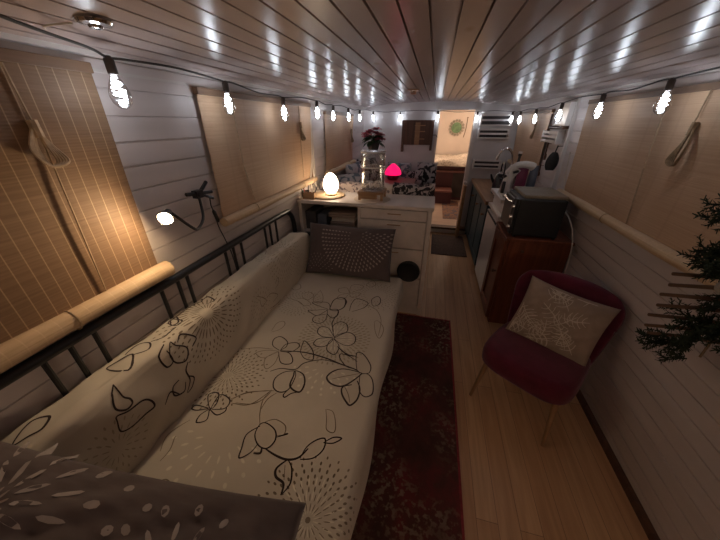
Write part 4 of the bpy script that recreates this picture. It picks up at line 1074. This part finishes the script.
# brown cabinet
bc = thing('brown_cabinet', (.87, 2.48, 0), 'red-brown wooden cabinet under the black mini oven', 'cabinet')
MB().box((FX + .02, 2.28, .0), (1.10, 2.695, .80)).build('carcass', M['mahog'], bc, bevel=.003)
MB().box((FX - .01, 2.265, .802), (1.105, 2.70, .828)).build('top', M['mahog'], bc, bevel=.005)
d = MB(); a, b = 2.30, 2.68
d.box((FX + .004, a, .04), (FX + .02, b, .79)); d.box((FX - .008, a, .04), (FX + .004, a + .07, .79)); d.box((FX - .008, b - .07, .04), (FX + .004, b, .79)); d.box((FX - .008, a + .07, .70), (FX + .004, b - .07, .79)); d.box((FX - .008, a + .07, .04), (FX + .004, b - .07, .13))
dd = d.build('door', M['mahog'], bc, bevel=.002)
m = MB(); m.lathe([(0, 0), (.008, 0), (.008, .014), (.016, .022), (.012, .032), (0, .034)], 14, Matrix.Translation((FX - .008, 2.345, .5)) @ Matrix.Rotation(radians(-90), 4, 'Y'), cap=False); m.build('knob', M['wooddark'], dd, smooth=True)
m = MB(); m.lathe([(0, 0), (.012, 0), (.014, .006), (0, .010)], 14, Matrix.Translation((.77, 2.28, .72)) @ Matrix.Rotation(radians(90), 4, 'X'), cap=False); m.build('bolt', M['wooddark'], bc, smooth=True)
# mini oven: its door faces the aisle
ov = thing('mini_oven', (.83, 2.48, .828), 'black mini oven on the brown cabinet', 'oven')
MB().box((.665, 2.30, .842), (.985, 2.66, 1.125)).build('body', M['blackmatt'], ov, bevel=.008)
d = MB().box((.645, 2.38, .865), (.6645, 2.655, 1.105)).build('door', M['black'], ov, bevel=.004)
m = MB(); m.tube([(.645, 2.42, 1.08), (.622, 2.42, 1.085), (.622, 2.61, 1.085), (.645, 2.61, 1.08)], .006, 8); m.build('handle', M['chrome'], d, smooth=True)
MB().box((.645, 2.305, .850), (.6645, 2.376, 1.12)).build('control_panel', M['blackmatt'], ov, bevel=.003)
for z in (1.06, .98, .90):
    m = MB(); m.lathe([(0, 0), (.017, 0), (.015, .014), (0, .015)], 16, Matrix.Translation((.645, 2.34, z)) @ Matrix.Rotation(radians(-90), 4, 'Y'), cap=False); m.build('knob', M['chrome'], ov, smooth=True)
for (x, y) in ((.69, 2.32), (.97, 2.32), (.69, 2.64), (.97, 2.64)):
    m = MB(); m.lathe([(0, 0), (.012, 0), (.014, .014), (0, .0142)], 12, Matrix.Translation((x, y, .8282)), cap=False); m.build('foot', M['blackmatt'], ov)
m = MB(); m.box((.70, 2.33, 1.1252), (.99, 2.68, 1.15))
tag(m.build('chopping_board', wood('bamboo_board', (.20, .15, .10), (.28, .22, .15), .5, 'x'), bevel=.006), 'thick pale bamboo chopping board lying on the mini oven', 'board')
m = MB(); m.tube([(1.0, 2.55, .95), (1.03, 2.50, .99), (1.05, 2.42, 1.0), (1.062, 2.30, .93), (1.08, 2.24, .8), (1.085, 2.22, .6), (1.095, 2.22, .3), (1.10, 2.22, .06)], .005, 6, smooth=True)
m.tube([(1.062, 2.75, 1.42), (1.07, 2.70, 1.2), (1.06, 2.55, 1.05), (1.05, 2.42, 1.0)], .004, 6, smooth=True)
tag(m.build('power_cable', M['whitewire'], smooth=True), 'pale power cable hanging down behind the mini oven by the wall', 'cable')
# tap, kettle, bottles
tp = thing('kitchen_tap', (.96, 4.0, .872), 'chrome swan-neck tap on the kitchen worktop', 'tap')
m = MB(); m.lathe([(0, 0), (.03, 0), (.028, .02), (.02, .035), (0, .035)], 16, Matrix.Translation((.96, 4.0, .872)), cap=False); m.build('base', M['chrome'], tp, smooth=True)
m = MB(); m.tube([(.96, 4.0, .90), (.958, 4.0, 1.15), (.945, 4.0, 1.26), (.90, 4.0, 1.33), (.845, 4.0, 1.345), (.795, 4.0, 1.31), (.775, 4.0, 1.24), (.773, 4.0, 1.21)], .014, 12, smooth=True); m.build('spout', M['chrome'], tp, smooth=True)
m = MB(); m.tube([(.96, 3.98, 1.0), (.96, 3.93, 1.03)], .008, 8); m.build('lever', M['chrome'], tp, smooth=True)
kt = thing('kettle', (.80, 3.70, .872), 'dark steel kettle with a shiny lid on the kitchen worktop', 'kettle')
Tk = Matrix.Translation((.80, 3.70, .872))
m = MB(); m.lathe([(0, 0), (.075, 0), (.08, .02), (.078, .12), (.062, .2), (.045, .225), (0, .23)], 24, Tk, cap=False); m.build('body', M['black'], kt, smooth=True)
m = MB(); m.lathe([(0, .228), (.042, .228), (.03, .242), (.01, .25), (.012, .27), (0, .275)], 18, Tk, cap=False); m.build('lid', M['chrome'], kt, smooth=True)
m = MB(); m.tube([(.80, 3.63, 1.07), (.80, 3.60, 1.12), (.80, 3.62, 1.20), (.80, 3.70, 1.225), (.80, 3.77, 1.19), (.80, 3.775, 1.09)], .008, 8, smooth=True); m.build('handle', M['black'], kt, smooth=True)
m = MB(); m.tube([(.73, 3.70, 1.0), (.70, 3.70, 1.05), (.685, 3.70, 1.09)], [.018, .014, .010], 10); m.build('spout', M['black'], kt, smooth=True)
for (x, y, h, r, mm, lb) in ((.965, 3.78, .44, .04, 'black', 'tall dark bottle right of the chrome tap'), (.90, 3.62, .28, .032, 'chrome', 'steel canister in front of the tall dark bottle'), (1.0, 3.60, .36, .035, 'dark', 'dark bottle closest to the kitchen wall'), (.74, 3.42, .20, .03, 'dark', 'small dark jar near the front of the kitchen worktop')):
    m = MB(); m.lathe([(0, 0), (r, 0), (r, h*.62), (r*.8, h*.72), (r*.38, h*.8), (r*.36, h*.93), (r*.5, h*.94), (r*.5, h), (0, h)], 18, Matrix.Translation((x, y, .872)), cap=False)
    b = thing('bottle', (x, y, .872), lb, 'bottle', 'bottles on the kitchen worktop')
    m.build('body', M[mm], b, smooth=True)
    MB().lathe([(0, h), (r*.55, h), (r*.55, h + .02), (0, h + .022)], 14, Matrix.Translation((x, y, .872)), cap=False).build('cap', M['white'] if mm == 'black' else M['black'], b, smooth=True)
# white racks on the partition
def rack(x0, x1, z0, z1, lab, y=YB, d=.11):
    r = thing('wall_rack', ((x0+x1)/2, y - d/2, z0), lab, 'rack', 'white slatted racks on the kitchen partition')
    MB().box((x0 + .014, y - .016, z0), (x1 - .014, y - .002, z1)).build('back', M['dark'], r)
    for x in (x0, x1 - .014): MB().box((x, y - d, z0), (x + .014, y - .001, z1 + .004)).build('side', M['white'], r)
    MB().box((x0 + .014, y - d, z0), (x1 - .014, y - .016, z0 + .014)).build('shelf', M['white'], r)
    h = (z1 - z0)
    for t in (.45, .93): MB().box((x0 + .014, y - d, z0 + h*t), (x1 - .014, y - d + .01, z0 + h*t + .024)).build('slat', M['white'], r)
    return r
rack(.58, .98, 1.585, 1.71, 'topmost of the three white slatted racks by the doorway')
rack(.58, .98, 1.425, 1.535, 'middle of the three white slatted racks by the doorway')
rack(.585, .96, 1.02, 1.135, 'lowest of the three white slatted racks just above the worktop')
# things on the right wall between the blinds
def WX(z, o): return hw(z) - o
ws = thing('wall_shelf', (1.02, 3.05, 1.585), 'small white wall box with dark rod, between the right blinds', 'shelf')
MB().box((1.035, 2.955, 1.60), (1.088, 3.20, 1.775)).build('body', M['white'], ws, bevel=.004)
m = MB(); m.tube([(1.03, 2.935, 1.585), (1.03, 3.26, 1.585)], .012, 10); m.build('rod', M['wooddark'], ws, smooth=True)
for y in (2.97, 3.23): MB().box((1.022, y, 1.578), (1.092, y + .014, 1.601)).build('bracket', M['wooddark'], ws)
wr = thing('wall_rack', (1.06, 3.26, 1.46), 'little white slatted rack on the right wall above the black paddle', 'rack')
for z in (1.462, 1.50, 1.535): MB().box((1.035, 3.06, z), (1.045, 3.44, z + .02)).build('slat', M['white'], wr)
for y in (3.05, 3.44): MB().box((1.035, y, 1.455), (1.094, y + .012, 1.56)).build('side', M['white'], wr)
MB().box((1.045, 3.062, 1.46), (1.093, 3.44, 1.47)).build('shelf', M['white'], wr)
def ladle(y, z0, z1, lab, mm='wooddark', w=.028):
    m = MB(); m.tube([(WX(z1, .03), y, z1), (WX(z1, .03), y, z0 + (z1 - z0)*.3)], .008, 8)
    m.tube([(WX(z0, .03), y, z0 + (z1 - z0)*.36), (WX(z0, .032), y, z0 + (z1-z0)*.2), (WX(z0, .03), y, z0)], [.008, w*.5, w*.4], 10)
    m.tube([(WX(z1, .002), y, z1 - .01), (WX(z1, .03), y, z1 - .01)], .003, 6)
    tag(m.build('wooden_spoon', M[mm], smooth=True), lab, 'spoon', 'wooden utensils on the right wall')
ladle(3.40, 1.53, 1.70, 'wooden spoon hanging above the little white wall rack')
ladle(3.30, 1.30, 1.455, 'wooden spoon hanging below the little white wall rack')
ladle(3.36, 1.14, 1.25, 'short wooden spoon lowest on the wall by the kitchen blind')
m = MB()
def pad(u, v):
    q = 2*pi*u; z = 1.245 + .15*v; r = .052*sin(pi*min(1, .15 + .79*v))**.6
    return Vector((1.035 + r*cos(q) + .12*(z - 1.32)*.2, 2.985 + .012*sin(q), z))
m.grid(pad, 24, 12); m.tube([(1.037, 2.985, 1.385), (1.045, 2.985, 1.45)], .006, 8)
m.tube([(1.044, 2.985, 1.442), (WX(1.44, -.002), 2.985, 1.447)], .003, 6)
tag(m.build('paddle_brush', M['blackmatt'], smooth=True), 'black oval paddle hanging on the white wall between the right blinds', 'paddle')

# ================================================================== burgundy chair
ANG = radians(-35)
ch = thing('accent_chair', (.745, 1.49, 0), 'burgundy velvet cocktail chair against the right wall', 'chair', rz=ANG)
m = MB()   # seat: rounded cushion; local +y = back
def seat(u, v):
    # u round, v from bottom centre over the side to the top centre
    q = 2*pi*u
    n = 4.2
    c, s = cos(q), sin(q)
    rr = (abs(c)**n + abs(s)**n)**(-1/n)
    prof = [(0, .285), (.80, .285), (.93, .292), (.985, .31), (1.0, .345), (.995, .38), (.965, .41), (.90, .427), (.7, .436), (.4, .440), (0, .441)]
    t = v*(len(prof) - 1); i = min(int(t), len(prof) - 2); f = t - i
    r = prof[i][0]*(1-f) + prof[i+1][0]*f; z = prof[i][1]*(1-f) + prof[i+1][1]*f
    return Vector((.250*rr*c*r, -.03 + .25*rr*s*r, z + .018 - (.012*(r)*max(0, s) if z > .4 else 0)))
m.grid(seat, 64, 30)
m.build('seat', M['velvet'], ch, smooth='all', local=True)
m = MB()
def backsurf(u, v, side):
    uu, vv = 2*u - 1, v
    z = .33 + .48*vv
    wmax = .235 + .055*vv**.7
    # rounded top corners
    top = 1.0
    if vv > .7: top = (1 - ((vv - .7)/.3)**2.6*.22)
    x = uu*wmax*top
    curve = -.065*(abs(uu)**2.2)
    y = .205 + .085*vv + curve
    th = .036*(max(0, (1 - abs(uu)**6))*max(0, 1 - (abs(2*vv - 1))**8))**.4
    z2 = z - (.02*abs(uu)**3 if vv > .6 else 0)
    return Vector((x, y + side*th, z2))
m.grid(lambda u, v: backsurf(u, v, -1), 40, 30); m.grid(lambda u, v: backsurf(u, v, 1), 40, 30, flip=True)
m.build('backrest', M['velvet'], ch, smooth='all', local=True)
for (x, y) in ((-.19, -.19), (.19, -.19), (-.18, .15), (.18, .15)):
    m = MB(); m.tube([(x, y, .315), (x*1.17, y*1.28, 0)], [.018, .010], 12)
    m.build('leg', M['leg'], ch, smooth=True, local=True)
# cushion on the chair
RZ = Matrix.Translation((.745, 1.49, 0)) @ Matrix.Rotation(ANG, 4, 'Z')
def deco_c(m, S):
    r3 = random.Random(9)
    cl2 = lambda p: (max(-.20, min(.20, p[0])), max(-.175, min(.175, p[1])))
    for k in range(22):
        a, b = r3.uniform(-.19, .19), r3.uniform(-.16, .16); q = r3.uniform(0, 6.28); L = r3.uniform(.11, .16)
        dx, dy = cos(q), sin(q)
        end = cl2((a + dx*L, b + dy*L)); mid = cl2((a + dx*L*.5 + dy*.008, b + dy*L*.5 - dx*.008))
        stroke(m, S, [(a, b), mid, end], .0048, 1)
        for t in (.2, .38, .56, .74):
            for s in (-1, 1):
                p = (a + dx*L*t, b + dy*L*t); w = .048*sin(pi*(t*.8 + .2))
                e = cl2((p[0] + dx*.02 - s*dy*w, p[1] + dy*.02 + s*dx*w)); mm = cl2((p[0] + dx*.006 - s*dy*w*.5, p[1] + dy*.006 + s*dx*w*.5))
                stroke(m, S, [cl2(p), mm, e], .0036, 1, taper=False)
Fc = RZ @ frame((.02, .085, .60), (1, .02, -.06), (.06, .42, .9))
tag(pillow('cushion', [M['cush'], M['cushline']], Fc, .44, .385, .13, 41, deco_c, pinch=.07), 'square tan cushion with cream leaf veins on the burgundy chair', 'cushion')

# ================================================================== stick tree on the right wall
stt = thing('stick_tree', (1.0, 1.07, .84), 'dark hanging decoration of horizontal sticks and fir sprigs, right wall', 'wall decoration')
m = MB(); m.tube([(1.07, 1.07, 1.52), (1.065, 1.07, 1.2), (1.07, 1.07, .84)], .004, 6); m.tube([(1.096, 1.07, 1.52), (1.06, 1.07, 1.52)], .006, 6); m.build('hanging_cord', M['macrame'], stt)
rs = random.Random(21)
STZ = [1.205, 1.168, 1.128, 1.085, 1.043, .995, .952, .915]
for k, z in enumerate(STZ):
    x0 = .90 if k == 0 else .85 - .004*(k % 2) + (.03 if k == 7 else 0)
    m = MB(); m.tube([(x0, 1.07 + .006*(k % 2), z), ((x0 + 1.10)/2, 1.075, z + .004), (1.098, 1.072, z + .002)], [.0062, .0075, .008], 7)
    m.build('stick', M['twig'], stt, smooth=True)
def sprig(base, d, L, n, spread, name='fir_sprig'):
    """one fir spray: woody stem, side shoots, each bristling with short needles"""
    m = MB(); base = Vector(base); d = Vector(d).normalized()
    sd = d.cross(Vector((0, 1, 0.2))).normalized(); nn = sd.cross(d).normalized()
    def shoot(a, b, r):
        m.tube([a, b], [r*.5, r*.25], 4, 0)
        v = b - a; ln = v.length; v.normalize(); o1 = v.orthogonal().normalized(); o2 = v.cross(o1)
        c = max(8, int(ln/.0026))
        for i in range(c):
            t = i/c; q = i*2.4
            p = a.lerp(b, t); w = (o1*cos(q) + o2*sin(q)); tip = p + w*.0125 + v*.008
            side = w.cross(v)*.0026
            m.add([p - side, p + side, tip + side*.6, tip - side*.6], [(0, 1, 2, 3)], 0)
    shoot(base, base + d*L, .006)
    for i in range(n):
        t = .12 + .8*i/max(1, n - 1); s = 1 if i % 2 else -1
        p = base + d*(L*t); l = spread*(1 - .45*t)*rs.uniform(.75, 1.1)
        shoot(p, p + (d*.75 + sd*s*.75 + nn*rs.uniform(-.35, .35)).normalized()*l, .004)
    return m.build(name, M['fir'], stt)
# tufts grouped as in the photo: a big one at the top, one level with the first stick, one at the foot
TU = []
for k in range(20): TU.append(((rs.uniform(.955, 1.05), rs.uniform(1.02, 1.14), rs.uniform(1.33, 1.43)), (rs.uniform(-1, -.15), rs.uniform(-.35, .3), rs.uniform(-.55, .65)), rs.uniform(.08, .12)))
for k in range(14): TU.append(((rs.uniform(.95, 1.05), rs.uniform(.98, 1.1), rs.uniform(1.19, 1.29)), (rs.uniform(-1, -.3), rs.uniform(-.3, .3), rs.uniform(-.3, .35)), rs.uniform(.08, .12)))
for k in range(10): TU.append(((rs.uniform(.98, 1.05), rs.uniform(1.0, 1.1), rs.uniform(.98, 1.15)), (rs.uniform(-1, -.1), rs.uniform(-.3, .3), rs.uniform(-.7, .5)), rs.uniform(.07, .10)))
for k in range(8): TU.append(((rs.uniform(.95, 1.04), rs.uniform(1.0, 1.1), rs.uniform(.87, .92)), (rs.uniform(-1, -.2), rs.uniform(-.3, .3), rs.uniform(-.7, .1)), rs.uniform(.06, .09)))
for k in range(26): TU.append(((rs.uniform(1.0, 1.07), rs.uniform(.88, 1.05), rs.uniform(.97, 1.42)), (rs.uniform(-.8, .1), rs.uniform(-.8, .2), rs.uniform(-.5, .5)), rs.uniform(.08, .12)))
for b, d, L in TU: sprig(b, d, L, 5, .06)
m = MB()
for k in range(3):
    z = 1.27 - .035*k
    m.tube([(1.03, 1.0, z), (.96, .97, z + .028), (.915, .97, z + .012), (.90, .98, z - .02), (.93, .98, z - .04), (1.0, .99, z - .02)], .0085, 8, smooth=True)
m.build('ribbon', M['ribbon'], stt, smooth=True)

# ================================================================== light and camera
w = bpy.data.worlds.new('night'); SC.world = w; w.use_nodes = True
w.node_tree.nodes['Background'].inputs['Color'].default_value = (.02, .018, .016, 1)
w.node_tree.nodes['Background'].inputs['Strength'].default_value = .2

def lamp(name, loc, power, color, r):
    ld = bpy.data.lights.new(name, 'POINT'); ld.energy = power; ld.color = color; ld.shadow_soft_size = r
    o = bpy.data.objects.new(name, ld); COL.objects.link(o); o.location = loc; return o
lamp('bedroom_lamp', (-.45, 6.9, 1.80), BEDL, (1, .82, .66), .08)
lamp('bedroom_lamp', (.9, 7.6, 1.80), BEDL*.35, (1, .82, .66), .08)

f_px = 280.0
cam = bpy.data.cameras.new('camera'); co = bpy.data.objects.new('camera', cam); COL.objects.link(co)
cam.sensor_fit = 'HORIZONTAL'; cam.sensor_width = 36; cam.lens = 36*f_px/720
cam.clip_start = .02; cam.clip_end = 60
th, ps = radians(27.8597), radians(13.665)
fw = Vector((-sin(ps)*cos(th), cos(ps)*cos(th), -sin(th))); rt = Vector((cos(ps), sin(ps), 0)); up = rt.cross(fw)
co.matrix_world = Matrix(((rt.x, up.x, -fw.x, 0), (rt.y, up.y, -fw.y, 0), (rt.z, up.z, -fw.z, 1.63), (0, 0, 0, 1)))
SC.camera = co
SC.view_settings.view_transform = 'Standard'; SC.view_settings.look = 'None'
SC.view_settings.gamma = 1.0; SC.view_settings.use_curve_mapping = False
SC.view_settings.exposure = EXPO
